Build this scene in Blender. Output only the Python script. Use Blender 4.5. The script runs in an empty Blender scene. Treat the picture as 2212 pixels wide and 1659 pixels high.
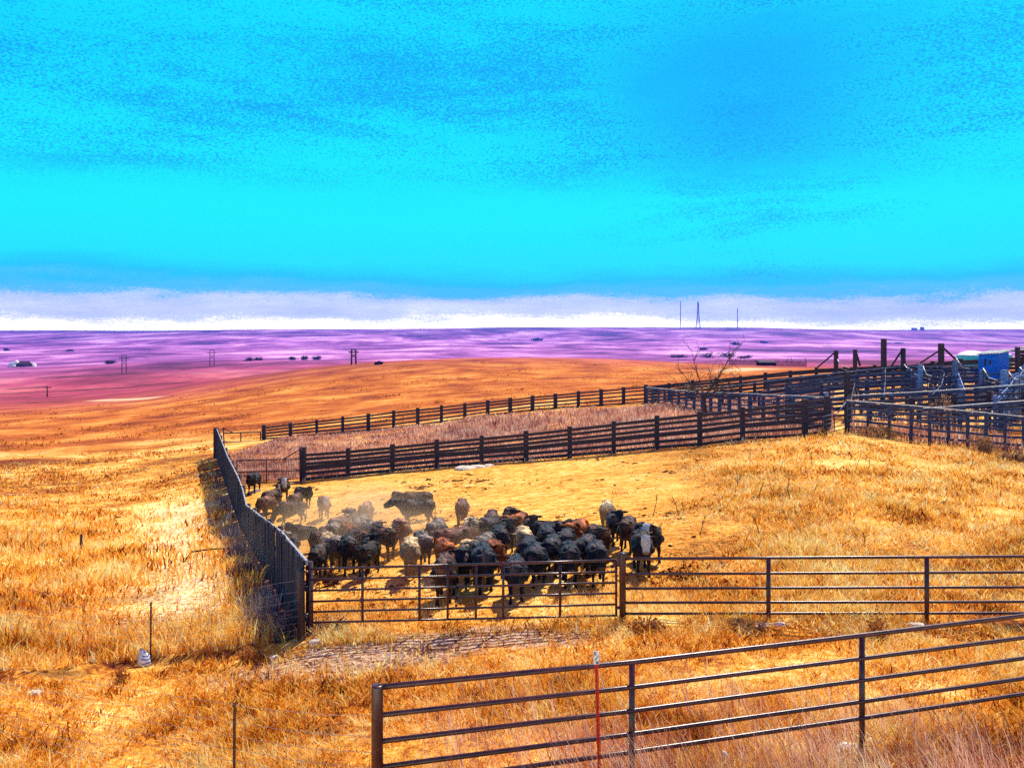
import bpy, math, random
import numpy as np
from mathutils import Vector, Matrix

# ------------------------------------------------------------------ camera, sky, sun, exposure
F, CX, HY, CAMZ = 1750.0, 1106.0, 716.0, 5.6
SC = bpy.context.scene
COL = SC.collection
cam_d = bpy.data.cameras.new('camera')
cam_d.sensor_width = 36.0
cam_d.sensor_fit = 'HORIZONTAL'
cam_d.lens = 36.0 * F / 2212.0
cam_d.shift_y = (HY - 829.5) / 2212.0
cam_d.clip_start, cam_d.clip_end = 0.1, 30000
cam = bpy.data.objects.new('camera', cam_d)
COL.objects.link(cam)
cam.location = (0, 0, CAMZ)
cam.rotation_euler = (math.radians(90), 0, 0)
SC.camera = cam
SC.view_settings.view_transform = 'Standard'
SC.view_settings.look = 'None'
SC.view_settings.exposure = 0.42
SC.view_settings.gamma = 1.0
SC.cycles.max_bounces = 6
SC.cycles.diffuse_bounces = 3
SC.cycles.transmission_bounces = 3
SC.cycles.volume_bounces = 1
SC.cycles.volume_max_steps = 96
SC.cycles.use_denoising = False
SC.cycles.sample_clamp_indirect = 4.0

SUN_EL = math.radians(50)
TO_SUN = Vector((0.46 * math.cos(SUN_EL), 0.888 * math.cos(SUN_EL), math.sin(SUN_EL))).normalized()
SUN_AZ = math.atan2(TO_SUN.x, TO_SUN.y)
sun_d = bpy.data.lights.new('sun', 'SUN')
sun_d.energy = 5.0
sun_d.angle = math.radians(0.5)
sun_d.color = (1.0, 0.90, 0.74)
sun = bpy.data.objects.new('sun', sun_d)
COL.objects.link(sun)
sun.rotation_euler = (-TO_SUN).to_track_quat('-Z', 'Y').to_euler()
sun.location = (40, 80, 90)


def lin(r, g, b):
    f = lambda c: c / 12.92 if c <= 0.04045 else ((c + 0.055) / 1.055) ** 2.4
    return (f(r), f(g), f(b), 1.0)


class NT:
    """small helper for node trees"""
    def __init__(self, tree):
        self.t = tree
        self.n = tree.nodes
        self.n.clear()

    def node(self, kind, **kw):
        x = self.n.new(kind)
        for k, v in kw.items():
            setattr(x, k, v)
        return x

    def put(self, sock, v):
        if isinstance(v, bpy.types.NodeSocket):
            self.t.links.new(v, sock)
        elif v is not None:
            sock.default_value = v

    def math(self, op, a, b=None, c=None, clamp=False):
        x = self.node('ShaderNodeMath', operation=op, use_clamp=clamp)
        for i, v in enumerate((a, b, c)):
            self.put(x.inputs[i], v)
        return x.outputs[0]

    def vmath(self, op, a, b=None):
        x = self.node('ShaderNodeVectorMath', operation=op)
        self.put(x.inputs[0], a)
        if b is not None:
            self.put(x.inputs[1], b)
        return x.outputs['Value'] if op in ('DISTANCE', 'LENGTH', 'DOT_PRODUCT') else x.outputs[0]

    def noise(self, vec, scale, detail=4.0, rough=0.55, dist=0.0, color=False):
        x = self.node('ShaderNodeTexNoise')
        self.put(x.inputs['Vector'], vec)
        x.inputs['Scale'].default_value = scale
        x.inputs['Detail'].default_value = detail
        x.inputs['Roughness'].default_value = rough
        x.inputs['Distortion'].default_value = dist
        return x.outputs['Color' if color else 0]

    def ramp(self, fac, stops, interp='LINEAR'):
        x = self.node('ShaderNodeValToRGB')
        cr = x.color_ramp
        cr.interpolation = interp
        while len(cr.elements) < len(stops):
            cr.elements.new(0.5)
        for e, (p, c) in zip(cr.elements, stops):
            e.position = p
            e.color = c if len(c) == 4 else (*c, 1)
        self.put(x.inputs[0], fac)
        return x.outputs[0]

    def mix(self, fac, a, b, blend='MIX'):
        x = self.node('ShaderNodeMix', data_type='RGBA', blend_type=blend)
        self.put(x.inputs[0], fac)
        self.put(x.inputs[6], a)
        self.put(x.inputs[7], b)
        return x.outputs[2]

    def smooth(self, v, lo, hi, a=0.0, b=1.0):
        x = self.node('ShaderNodeMapRange', interpolation_type='SMOOTHSTEP')
        self.put(x.inputs[0], v)
        for i, k in enumerate((lo, hi, a, b)):
            x.inputs[1 + i].default_value = k
        return x.outputs[0]

    def attr(self, name):
        return self.node('ShaderNodeAttribute', attribute_name=name).outputs['Fac']


world = bpy.data.worlds.new('World')
SC.world = world
world.use_nodes = True
w = NT(world.node_tree)
tc = w.node('ShaderNodeTexCoord').outputs['Generated']
sep = w.node('ShaderNodeSeparateXYZ')
w.put(sep.inputs[0], tc)
dz = sep.outputs['Z']
stretched = w.vmath('MULTIPLY', tc, (2.2, 2.2, 13.0))
n_edge = w.noise(stretched, 1.6, 7, 0.62)
n_fine = w.noise(w.vmath('MULTIPLY', tc, (1, 1, 2.2)), 300, 2, 0.7)
e = w.math('ADD', dz, w.math('MULTIPLY', w.math('SUBTRACT', n_edge, 0.5), 0.068))
e = w.math('ADD', e, w.math('MULTIPLY', w.math('SUBTRACT', n_fine, 0.5), 0.016))
base = w.ramp(w.math('MULTIPLY', e, 2.0), [
    (0.000, (4.2, 3.6, 2.7)), (0.020, (3.0, 2.7, 2.1)), (0.040, (1.15, 1.22, 1.2)), (0.062, (.86, .95, 1.05)), (0.078, (.62, .78, 1.0)),
    (0.092, (.10, .62, .92)), (0.122, (.0, .60, .90)), (0.165, (.0, .80, .88)), (0.27, (.0, .84, .86)),
    (0.42, (.0, .78, .86)), (0.62, (.0, .66, .86)), (0.78, (.0, .74, .86)), (0.97, (.20, .09, .40))])  # last stop: unseen zenith, tinted violet to colour the shadows
# streaky blue cloud gaps over the cyan
n_cl = w.noise(w.vmath('MULTIPLY', tc, (1.3, 1.3, 8.0)), 2.6, 9, 0.68, 0.3)
band = w.math('MULTIPLY', w.smooth(e, 0.15, 0.215), w.smooth(e, 0.62, 0.36))
gap = w.math('ADD', n_cl, w.math('MULTIPLY', w.math('SUBTRACT', n_fine, 0.5), 1.25))
gap = w.math('MULTIPLY', w.smooth(gap, 0.36, 0.74), band)
sky = w.mix(w.math('MULTIPLY', gap, 0.85), base, (.0, .30, .82, 1))
spot = w.vmath('DISTANCE', w.vmath('MULTIPLY', tc, (1, 1, 1.25)), (0.265, 0.93, 0.325))
spot = w.math('ADD', spot, w.math('MULTIPLY', w.math('SUBTRACT', n_cl, 0.5), 0.75))
spot = w.math('ADD', spot, w.math('MULTIPLY', w.math('SUBTRACT', n_fine, 0.5), 0.60))
spot = w.smooth(spot, 0.20, 0.0)
sky = w.mix(w.math('MULTIPLY', spot, 0.5), sky, (.0, .21, .88, 1))
nish = w.node('ShaderNodeTexSky', sky_type='NISHITA', sun_disc=False)
nish.sun_elevation = SUN_EL
nish.sun_rotation = SUN_AZ
sky = w.mix(0.012, sky, w.mix(1.0, nish.outputs[0], (0.1, 0.1, 0.1, 1), 'MULTIPLY'))
bg = w.node('ShaderNodeBackground')
w.put(bg.inputs[0], sky)
bg.inputs[1].default_value = 0.86
w.put(w.node('ShaderNodeOutputWorld').inputs[0], bg.outputs[0])

# ------------------------------------------------------------------ terrain heights (metres below the camera at bearing u, distance d)
CTRL = [(0,3,5.3),(1106,3,5.05),(2212,3,4.95),(-700,3,5.4),(2900,3,4.9),
(0,7,5.75),(1106,7,5.15),(2212,7,5.2),
(815,8.5,5.2),(1365,9.5,5.4),(1862,10.3,5.39),(2300,10.8,5.35),(505,10,5.8),(0,11,6.0),(815,12,5.65),(1365,12.5,5.5),
(0,14.5,6.3),(324,16.7,6.7),(655,16,6.09),(1000,15.8,5.85),(1345,15.5,5.57),(1660,15.3,5.45),(2002,15.1,5.42),(2300,15,5.4),
(0,25,7.4),(300,25,7.3),(0,45,9.1),(300,45,9.2),(0,70,10.8),(300,70,10.5),(-700,25,7.8),(-700,70,11.5),
(470,58,9.0),(550,22,6.9),(527,31,7.9),(514,35,8.2),(490,44,8.5),(700,31.5,7.3),
(655,44.5,8.2),(944,44.5,7.48),(1232,44.8,6.95),(1419,45,6.54),(1511,45,6.38),(1604,45,6.04),(1737,45,5.89),(1828,44.5,5.45),(1968,43,5.85),(2196,42,6.1),(2800,41,6.2),
(1000,27,6.45),(1345,21,5.75),(1000,21,6.1),(1600,25,5.65),(2212,25,5.7),(2800,25,5.7),
(570,73.5,9.8),(850,76,9.1),(1150,80,7.8),(1395,82,7.2),(1763,77,5.4),(2069,73,4.4),(2212,72,4.1),(2800,70,3.6),
(1560,60,6.4),(1900,60,5.2),(2212,52,5.2),(1842,52,5.6),
(0,120,14),(-700,120,15),(0,200,17.6),(300,200,16),(450,230,14.3),(700,230,9.9),(700,150,10),(1000,230,7.75),(1000,150,8.2),(1300,230,7.8),(1300,150,7.6),(1600,205,8.6),(1600,120,6.9),(1720,200,8.8),(1900,180,8),(2212,180,7),(2900,180,6),
(1660,225,9.5),(0,350,25.8),(300,350,24),(550,350,22),(1000,340,17),(1500,350,16),(2000,350,15),(2900,350,14),(-700,350,27),
(0,550,26),(300,450,23),(458,520,22),(764,520,21.4),(1100,520,21),(1600,520,20),(2212,520,18),(2900,520,17),
(0,900,33),(1106,900,29),(2212,900,27)]
for u_ in (-700, 0, 1106, 2212, 2900):
    CTRL += [(u_,1600,31),(u_,2500,23),(u_,4600,35),(u_,5600,60)]
CTRL += [(-700,4000,4),(0,4000,2),(700,4000,-6),(1106,4000,-11),(1550,4000,-11.5),(2212,4000,-5),(2900,4000,0)]
_C = np.array(CTRL, float)
KU, KD = 1 / 700.0, 1.6
_P = np.c_[_C[:, 0] * KU, np.log(_C[:, 1]) * KD]


def _U(r2):
    return np.where(r2 > 1e-12, 0.5 * r2 * np.log(np.maximum(r2, 1e-12)), 0)


_n = len(_P)
_A = np.zeros((_n + 3, _n + 3))
_A[:_n, :_n] = _U(((_P[:, None] - _P[None]) ** 2).sum(2)) + np.eye(_n) * 2e-3
_A[:_n, _n] = 1
_A[:_n, _n + 1:] = _P
_A[_n, :_n] = 1
_A[_n + 1:, :_n] = _P.T
_W = np.linalg.solve(_A, np.r_[_C[:, 2] / np.sqrt(_C[:, 1]), 0, 0, 0])


def Hud(u, d):
    u = np.clip(np.asarray(u, float), -700, 2900)
    d = np.clip(np.asarray(d, float), 2.5, 5600)
    q0, q1 = u * KU, np.log(d) * KD
    q0, q1 = np.broadcast_arrays(q0, q1)
    out = _W[_n] + _W[_n + 1] * q0 + _W[_n + 2] * q1
    for i in range(_n):
        out = out + _W[i] * _U((q0 - _P[i, 0]) ** 2 + (q1 - _P[i, 1]) ** 2)
    return out * np.sqrt(d)


def bank_y(x):
    return np.interp(x, [-40, -14, -9.16, -7.37, -4.5], [6.0, 13.0, 14.55, 16.15, 15.75])


def bank_step(x, y):
    """the small cut bank along the edge of the left field"""
    t = np.clip((y - bank_y(x)) / .2, 0, 1)
    back = np.clip((19.0 - y) / 3.5, 0, 1)
    return .13 * t * back * np.clip((-4.6 - x) / .8, 0, 1)


def gz(x, y):
    """ground height at world x, y (arrays or numbers)"""
    x = np.asarray(x, float); y = np.asarray(y, float)
    r = np.hypot(x, y)
    a = np.arctan2(x, y)
    a = np.clip(a, -0.85, 0.85)
    return CAMZ - Hud(CX + F * np.tan(a), np.maximum(r, 0.5) * np.cos(a)) + bank_step(x, y)


_DS = np.exp(np.linspace(math.log(5), math.log(4200), 900))


def at(px, py):
    """ground point seen at (px, py)"""
    yy = HY + Hud(px, _DS) * F / _DS
    i = int(np.argmax(yy <= py))
    if i > 0:
        t = (yy[i - 1] - py) / max(1e-6, yy[i - 1] - yy[i])
        d = _DS[i - 1] + (_DS[i] - _DS[i - 1]) * t
    else:
        d = _DS[0]
    return on(px, d)


def on(px, d, dz=0.0):
    x = (px - CX) * d / F
    return Vector((x, d, CAMZ - float(Hud(px, d)) + dz))


def pt(px, py, d):
    return Vector(((px - CX) * d / F, d, CAMZ - (py - HY) * d / F))


def gpt(x, y, dz=0.0):
    return Vector((x, y, float(gz(x, y)) + dz))


def vnoise(x, y, seed=0):
    """value noise in 0..1, numpy"""
    rs = np.random.RandomState(seed)
    tab = rs.rand(4096)
    xi = np.floor(x).astype(np.int64); yi = np.floor(y).astype(np.int64)
    fx = x - xi; fy = y - yi
    fx = fx * fx * (3 - 2 * fx); fy = fy * fy * (3 - 2 * fy)
    h = lambda i, j: tab[(i * 7919 + j * 104729 + (i * j) * 31) & 4095]
    return (h(xi, yi) * (1 - fx) + h(xi + 1, yi) * fx) * (1 - fy) + (h(xi, yi + 1) * (1 - fx) + h(xi + 1, yi + 1) * fx) * fy


# ------------------------------------------------------------------ mesh helpers
def tag(o, label=None, cat=None, group=None, kind=None):
    if label: o['label'] = label
    if cat: o['category'] = cat
    if group: o['group'] = group
    if kind: o['kind'] = kind
    return o


def empty(name, loc, label, cat, group=None):
    o = bpy.data.objects.new(name, None)
    COL.objects.link(o)
    o.location = loc
    o.empty_display_size = 0.3
    o['origin'] = list(loc)
    return tag(o, label, cat, group)


def root_origin(o):
    while o.parent is not None:
        o = o.parent
    return Vector(o.location)


class MB:
    def __init__(self):
        self.v = []; self.f = []

    def add(self, vs, fs):
        k = len(self.v)
        self.v += [tuple(p) for p in vs]
        self.f += [tuple(i + k for i in q) for q in fs]
        return self

    def box(self, c, x, y, z):
        """box from centre and three half-axis vectors"""
        c, x, y, z = map(Vector, (c, x, y, z))
        vs = [c + sx * x + sy * y + sz * z for sz in (-1, 1) for sy in (-1, 1) for sx in (-1, 1)]
        return self.add(vs, [(0, 2, 3, 1), (4, 5, 7, 6), (0, 1, 5, 4), (2, 6, 7, 3), (0, 4, 6, 2), (1, 3, 7, 5)])

    def beam(self, p0, p1, wd, ht, up=(0, 0, 1)):
        """board from p0 to p1; wd = thickness sideways, ht = height along up"""
        p0, p1 = Vector(p0), Vector(p1)
        a = (p1 - p0)
        L = a.length
        a = a / L
        up = Vector(up)
        if abs(a.dot(up)) > 0.95:
            up = Vector((0, 1, 0))
        s = a.cross(up).normalized()
        u = s.cross(a).normalized()
        return self.box((p0 + p1) / 2, a * L / 2, s * wd / 2, u * ht / 2)

    def post(self, base, top, wd, wy=None, yaw=0.0):
        base, top = Vector(base), Vector(top)
        c, s = math.cos(yaw), math.sin(yaw)
        wy = wy or wd
        X = Vector((c, s, 0)) * wd / 2
        Y = Vector((-s, c, 0)) * wy / 2
        vs = [p + sx * X + sy * Y for p in (base, top) for sx, sy in ((-1, -1), (1, -1), (1, 1), (-1, 1))]
        return self.add(vs, [(3, 2, 1, 0), (4, 5, 6, 7), (0, 1, 5, 4), (1, 2, 6, 5), (2, 3, 7, 6), (3, 0, 4, 7)])

    def tube(self, pts, rs, n=10, caps=True):
        pts = [Vector(p) for p in pts]
        if not isinstance(rs, (list, tuple)):
            rs = [rs] * len(pts)
        k = len(self.v)
        ref = None
        for i, p in enumerate(pts):
            a = pts[min(i + 1, len(pts) - 1)] - pts[max(i - 1, 0)]
            a.normalize()
            if ref is None:
                ref = Vector((0, 0, 1)) if abs(a.z) < 0.9 else Vector((1, 0, 0))
            s = a.cross(ref).normalized()
            u = s.cross(a).normalized()
            ref = u
            for j in range(n):
                t = 2 * math.pi * j / n
                self.v.append(tuple(p + (s * math.cos(t) + u * math.sin(t)) * rs[i]))
        for i in range(len(pts) - 1):
            for j in range(n):
                b0, b1 = k + i * n, k + (i + 1) * n
                self.f.append((b0 + j, b0 + (j + 1) % n, b1 + (j + 1) % n, b1 + j))
        if caps:
            self.f.append(tuple(k + j for j in reversed(range(n))))
            self.f.append(tuple(k + (len(pts) - 1) * n + j for j in range(n)))
        return self

    def rings(self, rings, n=14):
        """rings: (centre, half-axis vector a, half-axis vector b)"""
        k = len(self.v)
        for c, a, b in rings:
            c, a, b = Vector(c), Vector(a), Vector(b)
            for j in range(n):
                t = 2 * math.pi * j / n
                self.v.append(tuple(c + a * math.cos(t) + b * math.sin(t)))
        for i in range(len(rings) - 1):
            for j in range(n):
                b0, b1 = k + i * n, k + (i + 1) * n
                self.f.append((b0 + j, b0 + (j + 1) % n, b1 + (j + 1) % n, b1 + j))
        self.f.append(tuple(k + j for j in reversed(range(n))))
        self.f.append(tuple(k + (len(rings) - 1) * n + j for j in range(n)))
        return self

    def build(self, name, m, parent=None, smooth=False, label=None):
        og = root_origin(parent) if parent is not None else Vector((0, 0, 0))
        me = bpy.data.meshes.new(name)
        me.from_pydata([(p[0] - og.x, p[1] - og.y, p[2] - og.z) for p in self.v], [], self.f)
        me.materials.append(m)
        if smooth:
            me.polygons.foreach_set('use_smooth', [True] * len(me.polygons))
        me.update()
        o = bpy.data.objects.new(name, me)
        COL.objects.link(o)
        if parent is not None:
            o.parent = parent
        if label:
            o['label'] = label
        return o


def whole(mb, name, m, label, cat, group=None, smooth=False, loc=None):
    """a thing that is one mesh, its origin at its base"""
    loc = Vector(loc) if loc is not None else Vector(mb.v[0])
    mb.v = [(p[0] - loc.x, p[1] - loc.y, p[2] - loc.z) for p in mb.v]
    o = mb.build(name, m, None, smooth)
    o.location = loc
    return tag(o, label, cat, group)


# ------------------------------------------------------------------ materials
def material(name):
    m = bpy.data.materials.new(name)
    m.use_nodes = True
    return m, NT(m.node_tree)


def finish(k, shader):
    k.put(k.node('ShaderNodeOutputMaterial').inputs[0], shader)


def principled(k, color, rough=0.8, spec=0.3, metal=0.0, normal=None):
    p = k.node('ShaderNodeBsdfPrincipled')
    k.put(p.inputs['Base Color'], color)
    k.put(p.inputs['Roughness'], rough)
    k.put(p.inputs['Specular IOR Level'], spec)
    p.inputs['Metallic'].default_value = metal
    if normal is not None:
        k.put(p.inputs['Normal'], normal)
    return p


def bump(k, h, strength=0.5, dist=0.02):
    b = k.node('ShaderNodeBump')
    k.put(b.inputs['Height'], h)
    b.inputs['Strength'].default_value = strength
    b.inputs['Distance'].default_value = dist
    return b.outputs[0]


def simple(name, c1, c2, scale=6.0, rough=0.7, spec=0.3, stretch=(1, 1, 1), bstr=0.3, metal=0.0):
    m, k = material(name)
    co = k.vmath('MULTIPLY', k.node('ShaderNodeNewGeometry').outputs['Position'], stretch)
    n = k.noise(co, scale, 6, 0.65)
    c = k.mix(k.smooth(n, 0.3, 0.7), (*c1, 1), (*c2, 1))
    p = principled(k, c, rough, spec, metal, bump(k, n, bstr, 0.01))
    finish(k, p.outputs[0])
    return m


M = {}
M['pipe'] = simple('rusty_pipe', (.028, .006, .013), (.11, .028, .026), 7, .32, .55)
M['pipe_dark'] = simple('dark_pipe', (.018, .010, .018), (.05, .022, .03), 9, .5, .5)
M['gatepaint'] = simple('gate_paint', (.040, .008, .018), (.10, .026, .026), 9, .30, .55)
M['wood'] = simple('dark_weathered_wood', (.022, .014, .024), (.075, .050, .060), 5, .8, .25, (1, 1, 6))
M['wood_grey'] = simple('blue_lit_weathered_wood', (.045, .06, .14), (.20, .24, .40), 3, .7, .3, (1, 1, 6))  # weathered wood with the blue light of the pens painted in
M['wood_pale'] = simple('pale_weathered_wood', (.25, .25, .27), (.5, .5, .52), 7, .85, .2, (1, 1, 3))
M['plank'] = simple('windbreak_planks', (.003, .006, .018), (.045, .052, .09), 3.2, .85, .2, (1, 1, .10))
M['lit_cap'] = simple('sunlit_edge_cap', (.55, .52, .50), (.85, .80, .75), 5, .6, .3)  # pale so the caps stand for sunlit top edges
M['wood_navy'] = simple('navy_weathered_wood', (.014, .018, .055), (.085, .10, .20), 3, .75, .3, (1, 1, 6))
M['wood_blue'] = simple('blue_lit_boards', (.06, .11, .30), (.22, .36, .68), 3, .7, .3, (1, 1, 6))  # blue light over the right-hand pens put into the board colour
M['pale_pipe'] = simple('sunlit_pale_pipe', (.5, .45, .40), (.75, .7, .62), 8, .4, .5)  # sunlit gate edges painted in as pale pipe
M['blue_tin'] = simple('blue_painted_tin', (.006, .10, .62), (.015, .20, .80), 4, .6, .12)
M['tin_roof'] = simple('corrugated_roof', (.22, .22, .26), (.5, .5, .55), 6, .4, .5)
M['cyan'] = simple('cyan_tank_paint', (.005, .50, .78), (.01, .62, .90), 3, .5, .4)
M['white'] = simple('white_paint', (.75, .75, .75), (.82, .82, .82), 3, .5, .4)
M['red'] = simple('red_marker_paint', (.55, .004, .006), (.65, .01, .01), 5, .5, .4)
M['black'] = simple('black_paint', (.01, .01, .01), (.02, .02, .02), 5, .5, .4)
M['rock'] = simple('pale_limestone', (.50, .42, .32), (.88, .78, .64), 9, .9, .2, bstr=.8)
M['steel'] = simple('far_steel', (.10, .14, .20), (.14, .18, .25), 1, .6, .3)
M['farwood'] = simple('far_pole_wood', (.03, .015, .03), (.06, .03, .05), 1, .8, .2)
M['bark'] = simple('grey_bark', (.035, .022, .025), (.10, .07, .06), 14, .9, .2, (1, 1, .4))
M['wire'] = simple('galvanised_wire', (.22, .2, .18), (.45, .4, .36), 20, .4, .5)
M['bag'] = None


def foliage(name, dark, light, trans=0.35, scale=1.2):
    m, k = material(name)
    pos = k.node('ShaderNodeNewGeometry').outputs['Position']
    t = k.attr('tone')
    n = k.noise(pos, scale, 3)
    f = k.math('ADD', k.math('MULTIPLY', t, 0.7), k.math('MULTIPLY', k.math('SUBTRACT', n, 0.35), 0.8), clamp=True)
    c = k.mix(f, (*dark, 1), (*light, 1))
    d = k.node('ShaderNodeBsdfDiffuse'); k.put(d.inputs[0], c)
    tr = k.node('ShaderNodeBsdfTranslucent'); k.put(tr.inputs[0], c)
    x = k.node('ShaderNodeMixShader'); x.inputs[0].default_value = trans
    k.put(x.inputs[1], d.outputs[0]); k.put(x.inputs[2], tr.outputs[0])
    finish(k, x.outputs[0])
    return m


M['bush_blue'] = foliage('dark_juniper', (.025, .02, .06), (.07, .055, .12), .15, .2)
M['bush_red'] = foliage('dry_rust_shrub', (.20, .045, .015), (.75, .30, .08), .4, 2)
M['bush_grey'] = foliage('grey_brush', (.04, .03, .055), (.26, .20, .24), .2, 2)
M['bush_tan'] = foliage('dry_tan_shrub', (.22, .10, .05), (.62, .36, .17), .35, 2)
M['leaf'] = foliage('last_leaves', (.10, .09, .05), (.45, .42, .30), .3, 2)


def grass_material(name, stops, trans=0.4, patch=0.35):
    """dry blades: each blade its own tone, drifting over the land in patches"""
    m, k = material(name)
    pos = k.node('ShaderNodeNewGeometry').outputs['Position']
    n1 = k.noise(k.vmath('MULTIPLY', pos, (1, 1, 0)), patch, 5, 0.6)
    n2 = k.noise(k.vmath('MULTIPLY', pos, (1, 1, 0)), patch * 5, 4, 0.6)
    f = k.math('ADD', k.math('MULTIPLY', k.attr('tone'), 0.78), k.math('MULTIPLY', k.math('SUBTRACT', n1, 0.5), 1.6))
    f = k.math('ADD', f, k.math('MULTIPLY', k.math('SUBTRACT', n2, 0.5), 1.0))
    f = k.math('ADD', f, 0.16, clamp=True)
    c = k.ramp(f, stops)
    d = k.node('ShaderNodeBsdfDiffuse'); k.put(d.inputs[0], c)
    tr = k.node('ShaderNodeBsdfTranslucent'); k.put(tr.inputs[0], c)
    x = k.node('ShaderNodeMixShader'); x.inputs[0].default_value = trans
    k.put(x.inputs[1], d.outputs[0]); k.put(x.inputs[2], tr.outputs[0])
    finish(k, x.outputs[0])
    return m


M['grass'] = grass_material('golden_grass', [
    (.12, (.045, .008, .005)), (.27, (.45, .085, .008)), (.44, (.90, .36, .025)), (.62, (.98, .60, .075)), (.92, (.99, .90, .46))])
M['grass_pen'] = grass_material('trampled_grass', [
    (.12, (.06, .015, .008)), (.28, (.55, .16, .02)), (.46, (.94, .46, .05)), (.64, (.98, .66, .13)), (.90, (.99, .90, .48))])
M['rubble'] = grass_material('pale_rubble', [
    (.15, (.10, .040, .03)), (.35, (.45, .25, .15)), (.6, (.85, .58, .36)), (.9, (.99, .86, .62))], .0)
M['clod'] = grass_material('dark_clods', [
    (0.0, (.03, .010, .008)), (.5, (.16, .05, .02)), (1.0, (.50, .24, .08))], .0)
M['hillgrass'] = grass_material('rust_bluestem', [
    (0.0, (.07, .012, .006)), (.3, (.40, .085, .010)), (.65, (.72, .25, .03)), (1.0, (.95, .62, .2))], .35)
M['weeds'] = grass_material('mauve_weeds', [
    (0.0, (.12, .035, .05)), (.3, (.42, .17, .13)), (.6, (.70, .38, .26)), (1.0, (.98, .74, .54))], .35)
M['shade_weeds'] = grass_material('shade_tinted_weeds', [
    (0.0, (.03, .02, .04)), (.4, (.15, .10, .16)), (.75, (.36, .27, .31)), (1.0, (.9, .76, .66))], .25)  # darker, greyer ramp paints in the shade beside the windbreak
M['stalks'] = grass_material('rust_stalks', [
    (.08, (.06, .010, .012)), (.30, (.42, .11, .07)), (.55, (.80, .42, .28)), (1.0, (.99, .86, .68))], .35)


# ------------------------------------------------------------------ ground
def wall_x(y):
    return -4.1 - 0.407 * (y - 16.0)


def seg_dist(x, y, pts):
    best = np.full(np.shape(x), 1e9)
    for (ax, ay), (bx, by) in zip(pts[:-1], pts[1:]):
        dx, dy = bx - ax, by - ay
        t = np.clip(((x - ax) * dx + (y - ay) * dy) / (dx * dx + dy * dy), 0, 1)
        best = np.minimum(best, np.hypot(x - ax - t * dx, y - ay - t * dy))
    return best


def line2(*pix):
    return [tuple(at(px, py)[:2]) for px, py in pix]


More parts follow.
